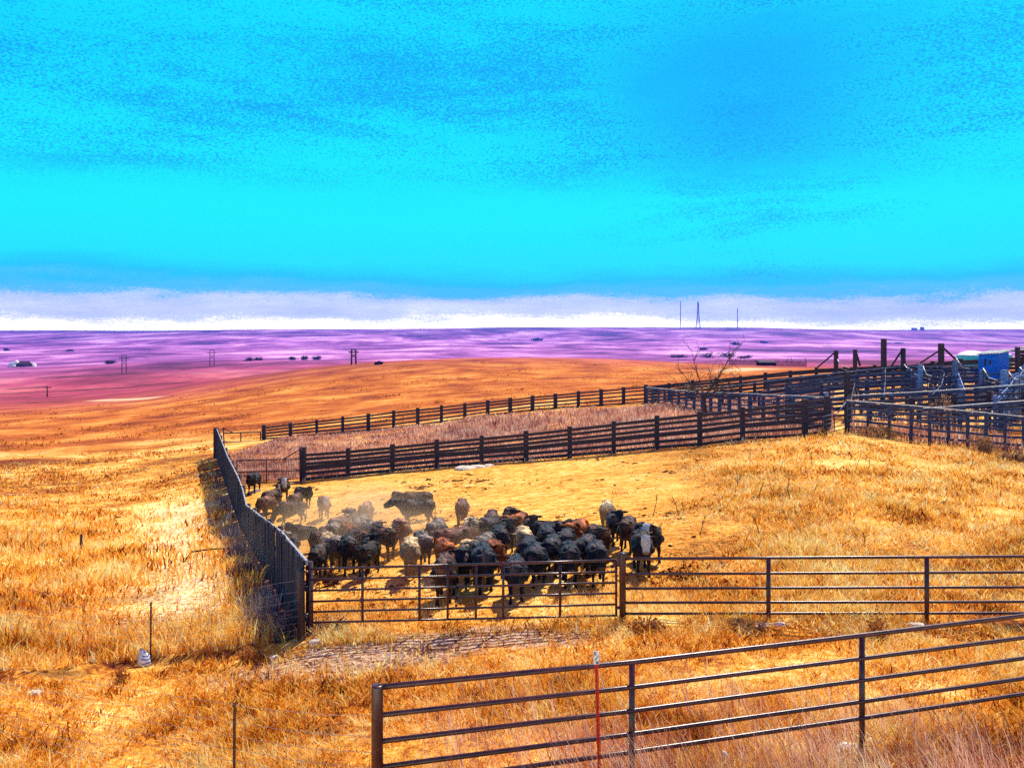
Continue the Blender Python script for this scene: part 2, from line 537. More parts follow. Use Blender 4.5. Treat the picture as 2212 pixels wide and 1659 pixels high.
def build_ground():
    aa = np.r_[np.linspace(-1.75, -0.62, 60, endpoint=False), np.linspace(-0.62, 0.62, 640), np.linspace(0.62, 1.75, 61)[1:]]
    rr = np.exp(np.linspace(math.log(0.8), math.log(6000), 560))
    A2, R2 = np.meshgrid(aa, rr)
    ac = np.clip(A2, -0.85, 0.85)
    u, d = CX + F * np.tan(ac), R2 * np.cos(ac)
    H = Hud(u, d)
    x, y = R2 * np.sin(A2), R2 * np.cos(A2)
    z = CAMZ - H + bank_step(x, y)
    amp = np.clip(1.2 - R2 / 120.0, 0.15, 1.0)
    z = z + amp * (0.10 * (vnoise(x / 2.1, y / 2.1, 1) - .5) + 0.06 * (vnoise(x / .7, y / .7, 2) - .5) + .035 * (vnoise(x / .28, y / .28, 3) - .5))
    far = np.clip((R2 - 150) / 300, 0, 1)
    z = z + far * (1.6 * (vnoise(x / 90, y / 60, 4) - .5) + np.clip((R2 - 600) / 1500, 0, 1) * 8 * (vnoise(x / 500, y / 300, 5) - .5))
    z = np.where(R2 > 4300, z - (R2 - 4300) * .02, z)
    nr, na = x.shape
    co = np.stack([x, y, z], -1).reshape(-1, 3)
    idx = np.arange(nr * na).reshape(nr, na)
    q = np.stack([idx[:-1, :-1], idx[:-1, 1:], idx[1:, 1:], idx[1:, :-1]], -1).reshape(-1, 4)[:, ::-1]
    # fan closing the small hole round the camera's foot is below the lens and never seen
    me = bpy.data.meshes.new('ground')
    me.vertices.add(len(co)); me.vertices.foreach_set('co', co.ravel().astype(np.float32))
    me.loops.add(q.size); me.loops.foreach_set('vertex_index', q.ravel().astype(np.int32))
    me.polygons.add(len(q))
    me.polygons.foreach_set('loop_start', np.arange(0, q.size, 4, dtype=np.int32))
    me.polygons.foreach_set('use_smooth', np.ones(len(q), bool))
    me.update(calc_edges=True)

    def put(name, arr):
        a = me.attributes.new(name, 'FLOAT', 'POINT')
        a.data.foreach_set('value', np.clip(arr, 0, 1).ravel().astype(np.float32))
    blob = lambda cx, cy, rx, ry: np.exp(-((x - cx) / rx) ** 2 - ((y - cy) / ry) ** 2)
    gravel = np.zeros_like(x)
    for px, py, rx, ry in ((760, 1405, 1.5, 1.3), (900, 1400, 1.8, 1.2), (1020, 1380, 1.8, .8), (700, 1430, 1.2, 1.1), (830, 1425, 1.6, 1.2), (620, 1440, 1.4, .8), (1110, 1376, 1.6, .6), (1200, 1385, 1.4, .5), (560, 1455, 1.4, .7)):
        p = at(px, py)
        gravel = np.maximum(gravel, blob(p.x, p.y, rx, ry))
    put('gravel', gravel)
    strip = np.zeros_like(x)
    wl = [(wall_x(t) - 1.5 - .03 * t, t) for t in (20, 26, 32, 40)]
    strip = np.exp(-(seg_dist(x, y, wl) / 1.5) ** 2)
    put('pale_strip', strip)
    pen = (x > wall_x(y)) & (y > 16) & (y < 44.5)
    penw = pen * np.clip((y - 17) / 3, 0, 1) * np.clip((1650 - u) / 350, 0.25, 1)
    put('pen', penw)
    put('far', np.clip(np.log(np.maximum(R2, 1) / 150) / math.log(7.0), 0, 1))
    hill = np.clip((R2 - 70) / 30, 0, 1)
    put('hill', hill)
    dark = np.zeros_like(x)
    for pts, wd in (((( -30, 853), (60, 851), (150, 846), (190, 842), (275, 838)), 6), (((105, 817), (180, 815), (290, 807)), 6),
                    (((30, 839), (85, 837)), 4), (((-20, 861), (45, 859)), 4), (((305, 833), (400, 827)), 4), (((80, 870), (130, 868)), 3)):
        dark = np.maximum(dark, np.exp(-(seg_dist(x, y, line2(*pts)) / wd) ** 4))  # shadows of far gullies painted as dark streaks
    cut = .8 * np.exp(-((y - bank_y(x) - .05) / .16) ** 2) * np.clip((-4.7 - x) / .5, 0, 1)  # shade at the foot of the tall grass, painted along the bank
    q = at(20, 1003)
    rust = np.exp(-(((x - q.x) / 3.2) ** 2 + ((y - q.y) / 5.0) ** 2) ** 2)
    put('rust', rust)
    put('ridge', np.clip((R2 - 2300) / 900, 0, 1) * np.clip(vnoise(x / 420, y / 260, 41) * 1.5 - .1, .25, 1))  # patchy dark violet band, distance haze painted onto the far ridge
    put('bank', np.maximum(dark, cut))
    pale = np.exp(-(seg_dist(x, y, line2((215, 864), (325, 860))) / 3) ** 4)
    pale = np.maximum(pale, np.exp(-(seg_dist(x, y, line2((1580, 801), (1640, 796))) / 4) ** 2))
    put('pale_bank', pale)
    o = bpy.data.objects.new('ground', me)
    COL.objects.link(o)
    m, k = material('prairie_ground')
    pos = k.node('ShaderNodeNewGeometry').outputs['Position']
    flat = k.vmath('MULTIPLY', pos, (1, 1, 0))
    n1 = k.noise(flat, 0.09, 5, .6)
    n2 = k.noise(flat, 0.8, 6, .65)
    n3 = k.noise(flat, 7.0, 6, .7)
    nb = k.noise(k.vmath('MULTIPLY', flat, (.6, 1.2, 0)), .28, 9, .80)
    f = k.math('ADD', k.math('MULTIPLY', n2, .45), k.math('MULTIPLY', n3, .55))
    f = k.math('ADD', f, k.math('MULTIPLY', k.math('SUBTRACT', n1, .5), .9))
    near = k.ramp(f, [(.36, (.07, .014, .006)), (.44, (.42, .11, .012)), (.53, (.88, .42, .05)), (.62, (.99, .78, .28))])
    n5 = k.noise(k.vmath('MULTIPLY', flat, (.7, 1.3, 0)), 2.6, 5, .75)
    pen_c = k.ramp(k.math('ADD', k.math('ADD', k.math('MULTIPLY', n3, .25), k.math('MULTIPLY', nb, .30)), k.math('MULTIPLY', n5, .48)),
                   [(.41, (.09, .022, .010)), (.455, (.50, .18, .022)), (.52, (.90, .44, .055)), (.61, (.99, .80, .28))])
    c = k.mix(k.attr('pen'), near, pen_c)
    hill_c = k.ramp(k.math('ADD', k.math('MULTIPLY', nb, .55), k.math('MULTIPLY', n1, .5)),
                    [(.39, (.07, .010, .006)), (.46, (.34, .062, .007)), (.54, (.58, .16, .015)), (.64, (.84, .38, .07))])
    c = k.mix(k.attr('hill'), c, hill_c)
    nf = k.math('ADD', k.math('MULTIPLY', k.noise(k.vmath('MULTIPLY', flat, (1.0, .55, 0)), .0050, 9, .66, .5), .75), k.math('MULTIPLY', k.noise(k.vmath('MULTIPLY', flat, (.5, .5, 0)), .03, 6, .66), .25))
    far_c = k.ramp(nf, [(.40, (.08, .02, .12)), (.465, (.27, .065, .27)), (.52, (.52, .17, .46)), (.59, (.84, .46, .74))])  # mauve grass colour with the violet of distance haze painted in
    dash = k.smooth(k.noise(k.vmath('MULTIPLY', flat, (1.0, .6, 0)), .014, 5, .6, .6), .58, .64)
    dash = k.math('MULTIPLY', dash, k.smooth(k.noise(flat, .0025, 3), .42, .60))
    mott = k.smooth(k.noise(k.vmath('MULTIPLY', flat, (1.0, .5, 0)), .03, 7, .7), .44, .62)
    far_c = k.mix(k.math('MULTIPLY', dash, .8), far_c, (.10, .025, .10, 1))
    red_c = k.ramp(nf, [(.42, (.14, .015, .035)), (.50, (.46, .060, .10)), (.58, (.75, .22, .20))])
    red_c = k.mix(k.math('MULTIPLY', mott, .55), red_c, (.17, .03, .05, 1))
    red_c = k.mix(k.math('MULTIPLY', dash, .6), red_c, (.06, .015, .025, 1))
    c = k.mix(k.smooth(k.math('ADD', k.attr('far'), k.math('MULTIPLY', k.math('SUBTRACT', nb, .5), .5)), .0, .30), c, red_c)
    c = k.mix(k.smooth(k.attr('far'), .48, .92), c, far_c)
    gn = k.node('ShaderNodeTexVoronoi'); gn.inputs['Scale'].default_value = 15.0
    k.put(gn.inputs['Vector'], k.vmath('ADD', flat, k.vmath('MULTIPLY', k.noise(flat, 3, 3, color=True), (.5, .5, 0))))
    gn2 = k.noise(k.vmath('MULTIPLY', flat, (.7, 1.2, 0)), 6.5, 7, .8)
    gcol = k.ramp(gn2, [(.40, (.10, .035, .025)), (.48, (.46, .24, .14)), (.56, (.84, .58, .38)), (.66, (.98, .86, .66))])
    c = k.mix(k.smooth(k.math('MULTIPLY', k.attr('gravel'), k.math('ADD', n2, k.math('MULTIPLY', n3, .6))), .30, .62), c, gcol)
    c = k.mix(k.math('MULTIPLY', k.attr('pale_strip'), k.smooth(n3, .38, .6)), c, (.95, .82, .50, 1))
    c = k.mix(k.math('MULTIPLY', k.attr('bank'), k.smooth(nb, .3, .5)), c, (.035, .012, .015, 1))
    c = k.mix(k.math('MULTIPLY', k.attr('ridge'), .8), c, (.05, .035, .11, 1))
    c = k.mix(k.math('MULTIPLY', k.attr('rust'), .85), c, (.20, .035, .008, 1))
    c = k.mix(k.math('MULTIPLY', k.attr('pale_bank'), .7), c, (.95, .72, .40, 1))
    hgt = k.math('ADD', k.math('ADD', k.math('MULTIPLY', n3, .5), k.math('MULTIPLY', n5, .7)), k.math('MULTIPLY', gn2, k.math('MULTIPLY', k.attr('gravel'), .8)))
    p = principled(k, c, .95, .1, 0, bump(k, hgt, .9, .10))
    finish(k, p.outputs[0])
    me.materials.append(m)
    return tag(o, 'golden dry prairie falling from the camera and rising to a far ridge', 'ground', kind='structure')


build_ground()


# ------------------------------------------------------------------ scattered blades (stuff)
def blades(name, label, m, N, rule, seed, rmin=6.5, rmax=110, bias=0.9, amax=0.66, wmul=1.0, lean=0.5, lean_to=None, kind='stuff', cat='grass'):
    rs = np.random.RandomState(seed)
    t = rs.rand(N)
    k = -bias
    r = (rmin ** k + t * (rmax ** k - rmin ** k)) ** (1 / k)
    a = (rs.rand(N) * 2 - 1) * amax
    # tufts: blades gather round shared centres
    c = rs.randint(0, max(1, N // 14), N)
    jr, ja = rs.rand(N // 14 + 1), rs.rand(N // 14 + 1)
    rc = (rmin ** k + jr * (rmax ** k - rmin ** k)) ** (1 / k)
    ac = (ja * 2 - 1) * amax
    own = rs.rand(N) < 0.30
    x = np.where(own, r * np.sin(a), rc[c] * np.sin(ac[c]) + rs.normal(0, .085, N) * (1 + rc[c] / 30))
    y = np.where(own, r * np.cos(a), rc[c] * np.cos(ac[c]) + rs.normal(0, .085, N) * (1 + rc[c] / 30))
    hgt, keep = rule(x, y, CX + F * x / y, rs)
    ok = rs.rand(N) < keep
    x, y, hgt = x[ok], y[ok], hgt[ok]
    tuft_tone = rs.rand(N // 14 + 1)[c][ok]
    tuft_h = rs.rand(N // 14 + 1)[c][ok]
    n = len(x)
    d = np.hypot(x, y)
    z = gz(x, y) - 0.04
    h = hgt * rs.uniform(.5, 1.2, n) * (.6 + .8 * tuft_h)
    wd = np.maximum(.005, .00075 * d) * rs.uniform(.6, 1.5, n) * wmul
    yaw = rs.rand(n) * np.pi
    ly, la = h * rs.rand(n) * lean, (rs.rand(n) * 2 * np.pi if lean_to is None else lean_to + rs.normal(0, .5, n))
    bx, by = np.cos(yaw) * wd, np.sin(yaw) * wd
    tx, ty = x + np.cos(la) * ly, y + np.sin(la) * ly
    mx, my = x + np.cos(la) * ly * .35, y + np.sin(la) * ly * .35
    V = np.empty((n, 5, 3), np.float32)
    V[:, 0] = np.c_[x - bx, y - by, z]
    V[:, 1] = np.c_[x + bx, y + by, z]
    V[:, 2] = np.c_[mx + bx * .8, my + by * .8, z + h * .55]
    V[:, 3] = np.c_[mx - bx * .8, my - by * .8, z + h * .55]
    V[:, 4] = np.c_[tx, ty, z + h]
    i0 = np.arange(n, dtype=np.int32)[:, None] * 5
    loops = np.concatenate([i0 + np.array([[0, 1, 2, 3]], np.int32), i0 + np.array([[3, 2, 4]], np.int32)], 1).ravel()
    starts = (np.arange(n, dtype=np.int32)[:, None] * 7 + np.array([[0, 4]], np.int32)).ravel()
    me = bpy.data.meshes.new(name)
    me.vertices.add(n * 5); me.vertices.foreach_set('co', V.ravel())
    me.loops.add(len(loops)); me.loops.foreach_set('vertex_index', loops)
    me.polygons.add(n * 2); me.polygons.foreach_set('loop_start', starts)
    me.update(calc_edges=True)
    at_ = me.attributes.new('tone', 'FLOAT', 'POINT')
    tone = np.clip(.62 * rs.rand(n) + .46 * tuft_tone, 0, 1)
    at_.data.foreach_set('value', np.repeat(tone, 5).astype(np.float32))
    me.materials.append(m)
    o = bpy.data.objects.new(name, me)
    COL.objects.link(o)
    return tag(o, label, cat, kind=kind)


def rule_left(x, y, u, rs):
    inside = (x < wall_x(y) - .35) & (y > bank_y(x) + .18) & (x < -3.9)
    keep = inside * np.where(y < 60, 1.0, .6)
    strip = np.exp(-(seg_dist(x, y, [(wall_x(t) - 1.5 - .03 * t, t) for t in (20, 26, 32, 40)]) / 1.4) ** 2)
    keep = keep * (1 - .85 * strip)
    nn = vnoise(x / 2.2, y / 2.2, 11)
    h = (.16 + .30 * nn) * np.clip(1.5 - y / 45, .45, 1)
    return h, keep * np.clip(.35 + 1.2 * nn, 0, 1)


def rule_front(x, y, u, rs):
    inside = ((y < 15.6) & (x > -4.3)) | ((y < bank_y(x)) & (x <= -4.3))
    g = at(910, 1405)
    grav = np.exp(-((x - g.x) / 3.5) ** 2 - ((y - g.y) / 1.1) ** 2)
    nn = vnoise(x / 1.3, y / 1.3, 12)
    h = .07 + .13 * nn + .12 * np.clip((x + 1.5) / 3, 0, 1) * nn
    bankn = np.clip(1 - np.abs(y - bank_y(x)) / .5, 0, 1) * (x < -4.3)
    return h, inside * (1 - .93 * np.clip(grav * 1.4, 0, 1)) * (1 - .8 * bankn) * np.clip(.5 + nn, 0, 1)


def rule_pen(x, y, u, rs):
    inside = (x > wall_x(y) + .2) & (y > 15.4) & (y < np.where(u > 1830, 41.5, 44.2))
    wild = np.clip((u - 1420) / 300, 0, 1)
    wild = np.maximum(wild, np.clip((19.0 - y) / 2, 0, 1) * .55)
    nn = vnoise(x / 1.7, y / 1.7, 13)
    h = .035 + .03 * nn + wild * (.06 + .22 * nn)
    return h, inside * (.22 + .78 * wild) * np.clip(.4 + nn, 0, 1)


def rule_rubble(x, y, u, rs):
    k_ = np.zeros_like(x)
    for px, py, rx, ry in ((760, 1405, 1.5, 1.3), (900, 1400, 1.8, 1.2), (1020, 1380, 1.8, .8), (640, 1440, 1.5, 1.0), (1140, 1380, 1.6, .6)):
        q = at(px, py)
        k_ = np.maximum(k_, np.exp(-((x - q.x) / rx) ** 2 - ((y - q.y) / ry) ** 2))
    return .035 + .035 * rs.rand(len(x)), k_ * np.clip(vnoise(x / .6, y / .4, 33) * 1.6 - .3, 0, 1)


def rule_clods(x, y, u, rs):
    inside = (x > wall_x(y) + .5) & (y > 16.5) & (y < 44)
    nn = vnoise(x / 3.1, y / 2.1, 31)
    return .03 + .05 * rs.rand(len(x)), inside * np.clip(nn * 1.8 - .4, 0, 1) * np.clip((1750 - u) / 300, .15, 1)


def rule_between(x, y, u, rs):
    inside = (y > 45.2) & (y < 76) & (x > wall_x(np.minimum(y, 58)) + .3) & (u < 1800)
    nn = vnoise(x / 3.5, y / 3.5, 14)
    h = .18 + .55 * nn * np.clip((u - 700) / 500, .25, 1)
    return h, inside * np.clip(.3 + 1.1 * nn, 0, 1)


def rule_hill(x, y, u, rs):
    far_y = 73.5 + (u - 570) / 825 * 8.5
    inside = (y > np.where(u < 480, 46, far_y + 1)) & (u < 1600) & ((u > 540) | (x < wall_x(np.minimum(y, 58)) - 1))
    nn = vnoise(x / 6, y / 6, 15)
    return .10 + .16 * nn, inside * np.clip(nn * 1.6 - .35, 0, 1)


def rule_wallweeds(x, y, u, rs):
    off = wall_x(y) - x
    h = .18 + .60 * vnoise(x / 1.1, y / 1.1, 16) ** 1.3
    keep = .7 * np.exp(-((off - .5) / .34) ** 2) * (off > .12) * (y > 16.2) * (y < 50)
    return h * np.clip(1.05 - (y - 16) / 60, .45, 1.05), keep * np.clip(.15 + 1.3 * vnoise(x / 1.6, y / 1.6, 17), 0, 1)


def rule_fenceweeds(x, y, u, rs):
    # along the foot of the plank fences and round the stock pens
    a = np.exp(-((y - (44.9 - (u - 1830) / 370 * 2.6)) / .9) ** 2) * (u > 1835) * (u < 2500)
    b = (u > 1830) * (y > 46) * (y < 70) * .10
    c = np.exp(-((y - 44.2) / .35) ** 2) * (u > 650) * (u < 1800) * .25
    nn = vnoise(x / 1.5, y / 1.5, 18)
    h = .25 + .6 * nn * (u > 1835) + .05
    return h, np.clip(a + b + c, 0, 1) * np.clip(.1 + 1.3 * nn, 0, 1)


def rule_stalks(x, y, u, rs):
    nn = vnoise(x / .9, y / .9, 19)
    px_y = HY + (CAMZ - gz(x, y)) * F / y
    w_ = np.clip((px_y - 1500) / 160, 0, 1) * np.clip((u - 900) / 500, 0, 1)
    return .40 + .45 * nn, w_ * np.clip(.1 + 1.2 * nn, 0, 1)


blades('field_grass', 'tall golden tussocky grass left of the plank windbreak', M['grass'], 330000, rule_left, 1, 12, 75, .6, .66, 1.0, .95)
blades('roadside_grass', 'short orange dry grass in front of the pipe gates', M['grass'], 300000, rule_front, 2, 7, 17, .3, .7, 1.0, 1.5)
blades('pen_grass', 'grazed golden grass inside the cattle pen', M['grass_pen'], 430000, rule_pen, 3, 15, 47, .5, .64, .95, 1.2)
blades('dung_clods', 'dark dung and trampled clods strewn over the cattle pen', M['clod'], 26000, rule_clods, 9, 16, 46, .6, .64, 4.5, .3, cat='dung')
blades('rubble', 'broken pale stone rubble on the bare ground before the gates', M['rubble'], 34000, rule_rubble, 10, 12, 18, .4, .5, 2.4, 1.6, cat='rubble')
blades('rank_weeds', 'tall mauve brown weeds between the two plank fences', M['weeds'], 120000, rule_between, 4, 45, 80, .5, .45, .9)
blades('hill_grass', 'orange bluestem grass on the hill beyond the fences', M['hillgrass'], 90000, rule_hill, 5, 45, 190, .7, .62, .8)
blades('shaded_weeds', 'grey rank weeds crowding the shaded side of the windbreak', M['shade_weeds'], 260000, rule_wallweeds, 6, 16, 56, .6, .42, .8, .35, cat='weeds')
blades('fence_weeds', 'dry brown weeds along the feet of the plank fences', M['weeds'], 120000, rule_fenceweeds, 7, 40, 72, .3, .62, .8, .35, cat='weeds')
blades('rust_stalks', 'tall thin rusty weed stalks round the nearest pipe fence', M['stalks'], 42000, rule_stalks, 8, 7.2, 12.5, .2, .66, .55, .75, 3.0, cat='weeds')


# ------------------------------------------------------------------ pipe fences and gates
def lerp_list(v, keys):
    for (a, fa), (b, fb) in zip(keys[:-1], keys[1:]):
        if v <= b:
            return fa + (fb - fa) * (v - a) / (b - a)
    return keys[-1][1]


PIPE_DROPS = (0.0, 0.285, 0.56, 0.83, 1.04)


def pipe_fence(stations, rail_r, post_r, end_r, label, group, m):
    """stations: (px, d, py of the top rail, thick end post?)"""
    a = stations[0]
    root = empty('pipe_fence', on(a[0], a[1]), label, 'fence', group)
    tops = [pt(px, py, d) for px, d, py, _ in stations]
    for (px, d, py, thick), t in zip(stations, tops):
        g = on(px, d, -.35)
        mb = MB()
        if thick:
            mb.tube([(t.x, t.y, g.z), (t.x, t.y, t.z + thick - .012), (t.x, t.y, t.z + thick), (t.x, t.y, t.z + thick + .004)],
                    [end_r, end_r, end_r * .93, end_r * .5], 18)
        else:
            mb.tube([(t.x, t.y, g.z), (t.x, t.y, t.z)], post_r, 12)
        mb.build('post', m, root, True)
    for k, dr in enumerate(PIPE_DROPS):
        mb = MB()
        r = rail_r * (1.0 if k else 1.12)
        pts = [Vector((t.x, t.y, t.z - dr)) for t in tops]
        if k:
            off = Vector((0, -post_r * .55, 0))
            pts = [p + off for p in pts]
        mb.tube(pts, r, 12)
        mb.build('rail', m, root, True)
    return root


near_fence = pipe_fence([(815, 8.5, 1484, .02), (1365, 9.5, 1430, 0), (1862, 10.3, 1372, 0), (2316, 11.1, 1317, 0), (2740, 11.9, 1268, 0)],
                        .027, .036, .062, 'rusty five rail pipe fence nearest the viewer rising to the right', None, M['pipe'])
mid_fence = pipe_fence([(1345, 15.5, 1207, .12), (1660, 15.3, 1205, 0), (2002, 15.1, 1203, 0), (2345, 15.0, 1201, 0), (2700, 14.9, 1199, 0)],
                       (.026), .042, .064, 'brown five rail pipe fence running level from the gate post along the pen', None, M['pipe'])

lp = on(650, 15.95)
mb = MB().tube([(lp.x, lp.y, lp.z - .4), (lp.x, lp.y, pt(650, 1233, 15.95).z), (lp.x, lp.y, pt(650, 1229, 15.95).z)], [.072, .072, .06], 18)
whole(mb, 'gate_post', M['pipe_dark'], 'short dark round pipe post carrying the gate at the end of the plank windbreak', 'post', None, True, lp)


def pipe_gate(pxa, pxb, d0, d1, ys_a, ys_b, uprights, label, near=0.0):
    """ys are the six rail heights at the two ends of the whole opening (px 668 and 1335)"""
    def P(px, k):
        t = (px - 668.0) / (1335.0 - 668.0)
        d = d0 + (d1 - d0) * t - near
        py = ys_a[k] + (ys_b[k] - ys_a[k]) * t
        return pt(px, py, d)
    b = P(pxa, 5)
    root = empty('pipe_gate', gpt(b.x, b.y), label, 'gate', 'pipe gates meeting in the middle of the pen opening')
    for k in range(6):
        mb = MB().tube([P(pxa, k), P(pxb, k)], .021 if k else .024, 10)
        mb.build('rail', M['gatepaint'], root, True)
    for px in uprights:
        mb = MB().tube([P(px, 0) + Vector((0, 0, .012)), P(px, 5) - Vector((0, 0, .012))], .024 if px in (pxa, pxb) else .027, 10)
        mb.build('upright', M['gatepaint'], root, True)
    return root, P


YA = (1229, 1252, 1276, 1299, 1321.5, 1344.5)
YB = (1210, 1235, 1258, 1281, 1305, 1329)
gl, PL = pipe_gate(670, 1028, 16.0, 15.62, YA, YB, (670, 783, 906, 1028), 'left hand six rail pipe gate hung from the plank windbreak end')
gr, PR = pipe_gate(967, 1331, 16.0, 15.62, YA, YB, (967, 1087, 1210, 1331), 'right hand six rail pipe gate hung from the round capped post', .09)
for k in (0, 4):
    p = PR(1331, k)
    q = Vector((pt(1345, 1210, 15.5).x, 15.5, p.z))
    MB().tube([p - Vector((0, 0, .06)), q - Vector((0, 0, .06))], .03, 8).build('hinge', M['gatepaint'], gr, True)
    p = PL(670, k)
    MB().tube([p - Vector((0, 0, .05)), Vector((lp.x, lp.y, p.z - .05))], .025, 8).build('hinge', M['gatepaint'], gl, True)
ch = MB()
p = PR(985, 2)
for i in range(9):
    c = p + Vector((.006 * (i % 2), -.03, -.05 * i))
    ch.box(c, (.022, 0, 0), (0, .006, 0), (0, 0, .022)) if i % 2 else ch.box(c, (.006, 0, 0), (0, .022, 0), (0, 0, .022))
ch.box(p + Vector((.02, -.04, -.06)), (.035, 0, 0), (0, .02, 0), (0, 0, .05))
ch.build('latch_chain', M['black'], gr)

# red right-of-way marker with its white plate
rb = on(1297, 8.85)
rt = pt(1288, 1405, 8.95)
root = empty('marker_post', rb, 'red steel marker post with white R/W plate behind the nearest fence', 'marker post')
mb = MB()
ax = Vector((rt.x - rb.x, rt.y - rb.y, rt.z - rb.z))
A_, B_ = rb - ax * .12, rb + ax * .93
for sx, w2 in ((-.014, .005), (.0, .009), (.014, .005)):
    mb.beam(A_ + Vector((sx, .012 if sx == 0 else 0, 0)), B_ + Vector((sx, .012 if sx == 0 else 0, 0)), w2 * 1.8, .014 if sx else .004, (0, 1, 0))
for i in range(40):
    c = A_.lerp(B_, (i + .5) / 40) + Vector((0, -.0085, 0))
    mb.box(c, (.0035, 0, 0), (0, .001, 0), (0, 0, .005))
mb.build('post', M['red'], root)
ph, pw = .132, .032
pc = rt + Vector((0, -.012, -ph * .55))
tilt = Vector((ax.x, 0, ax.z)).normalized()
side = Vector((tilt.z, 0, -tilt.x))
sign = MB().box(pc, side * pw, (0, .003, 0), tilt * ph * .55).build('sign_plate', M['white'], root)
lt = MB()


def stroke(ax_, ay_, bx_, by_, wd=.006):
    a = pc + side * ax_ + tilt * ay_ + Vector((0, -.0046, 0))
    b = pc + side * bx_ + tilt * by_ + Vector((0, -.0046, 0))
    lt.beam(a, b, wd, .0016, (0, 1, 0))


for s in ((-.024, .064, -.024, .022), (-.024, .064, -.008, .064), (-.008, .064, -.003, .054), (-.003, .054, -.008, .044), (-.008, .044, -.024, .044), (-.014, .044, -.002, .022),
          (-.018, -.028, .022, .020), (-.006, -.032, .001, -.068), (.001, -.068, .009, -.040), (.009, -.040, .017, -.068), (.017, -.068, .025, -.032)):
    stroke(*s)
lt.build('lettering', M['black'], sign)

# ------------------------------------------------------------------ plank windbreak
WALL_TOP = [(15.9, 4.53), (20, 4.96), (25, 5.74), (31, 6.66), (32.2, 6.45), (35, 6.38), (44, 6.78), (58, 6.93)]
rng = random.Random(7)
root = empty('plank_windbreak', gpt(wall_x(16), 16), 'dark weathered vertical plank windbreak running away beside the cattle pen', 'windbreak')
dirv = Vector((-0.407, 1, 0)).normalized()
nrm = Vector((dirv.y, -dirv.x, 0))
planks = MB()
y = 15.95
while y < 57.5:
    wd = rng.uniform(.15, .21)
    if rng.random() > .045:
        x = wall_x(y)
        top = CAMZ - lerp_list(y, WALL_TOP) + rng.uniform(-.04, .04)
        bot = float(gz(x, y)) - .25
        lean = nrm * rng.uniform(-.02, .02) + dirv * rng.uniform(-.02, .02)
        c = Vector((x, y, 0)) + dirv * wd / 2
        planks.beam(Vector((c.x, c.y, bot)), Vector((c.x + lean.x, c.y + lean.y, top)), wd * .5 if False else .028, wd * .97, dirv)
    y += wd * dirv.y + (rng.uniform(.012, .03) if rng.random() < .25 else .004)
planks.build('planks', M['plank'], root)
for off in (.18, .95):
    for y0, y1 in zip(range(16, 56, 4), range(20, 60, 4)):
        pass
for kk, off in enumerate((.03, .55, 1.15)):
    mb = MB()
    ys = [16, 20, 24, 28, 31, 33, 36, 40, 44, 50, 57.4]
    for ya, yb in zip(ys[:-1], ys[1:]):
        a = Vector((wall_x(ya), ya, CAMZ - lerp_list(ya, WALL_TOP) - off)) + nrm * .045
        b = Vector((wall_x(yb), yb, CAMZ - lerp_list(yb, WALL_TOP) - off)) + nrm * .045
        mb.beam(a, b, .05, .10)
    mb.build('rail', M['wood_pale'] if kk == 0 else M['wood'], root)  # pale top rail paints in the wall's sunlit upper edge
for i, y in enumerate((16.2, 18.6, 21, 23.5, 26, 28.5, 31, 33.5, 36, 38.5, 41, 44, 47, 50, 53, 55.5)):
    x = wall_x(y)
    base = gpt(x, y, -.3) + nrm * .13
    top = CAMZ - lerp_list(y, WALL_TOP) + (.06 if y > 17 else -.05)
    MB().tube([base, (base.x, base.y, top)], [.08, .07], 10).build('post', M['wood'], root, True)
xe = wall_x(57.8)
g = gpt(xe, 57.8, -.3)
MB().post(g, (xe, 57.8, pt(470, 924, 57.8).z), .30, .26).build('post', M['wood'], root, label='tall thick end post of the windbreak')


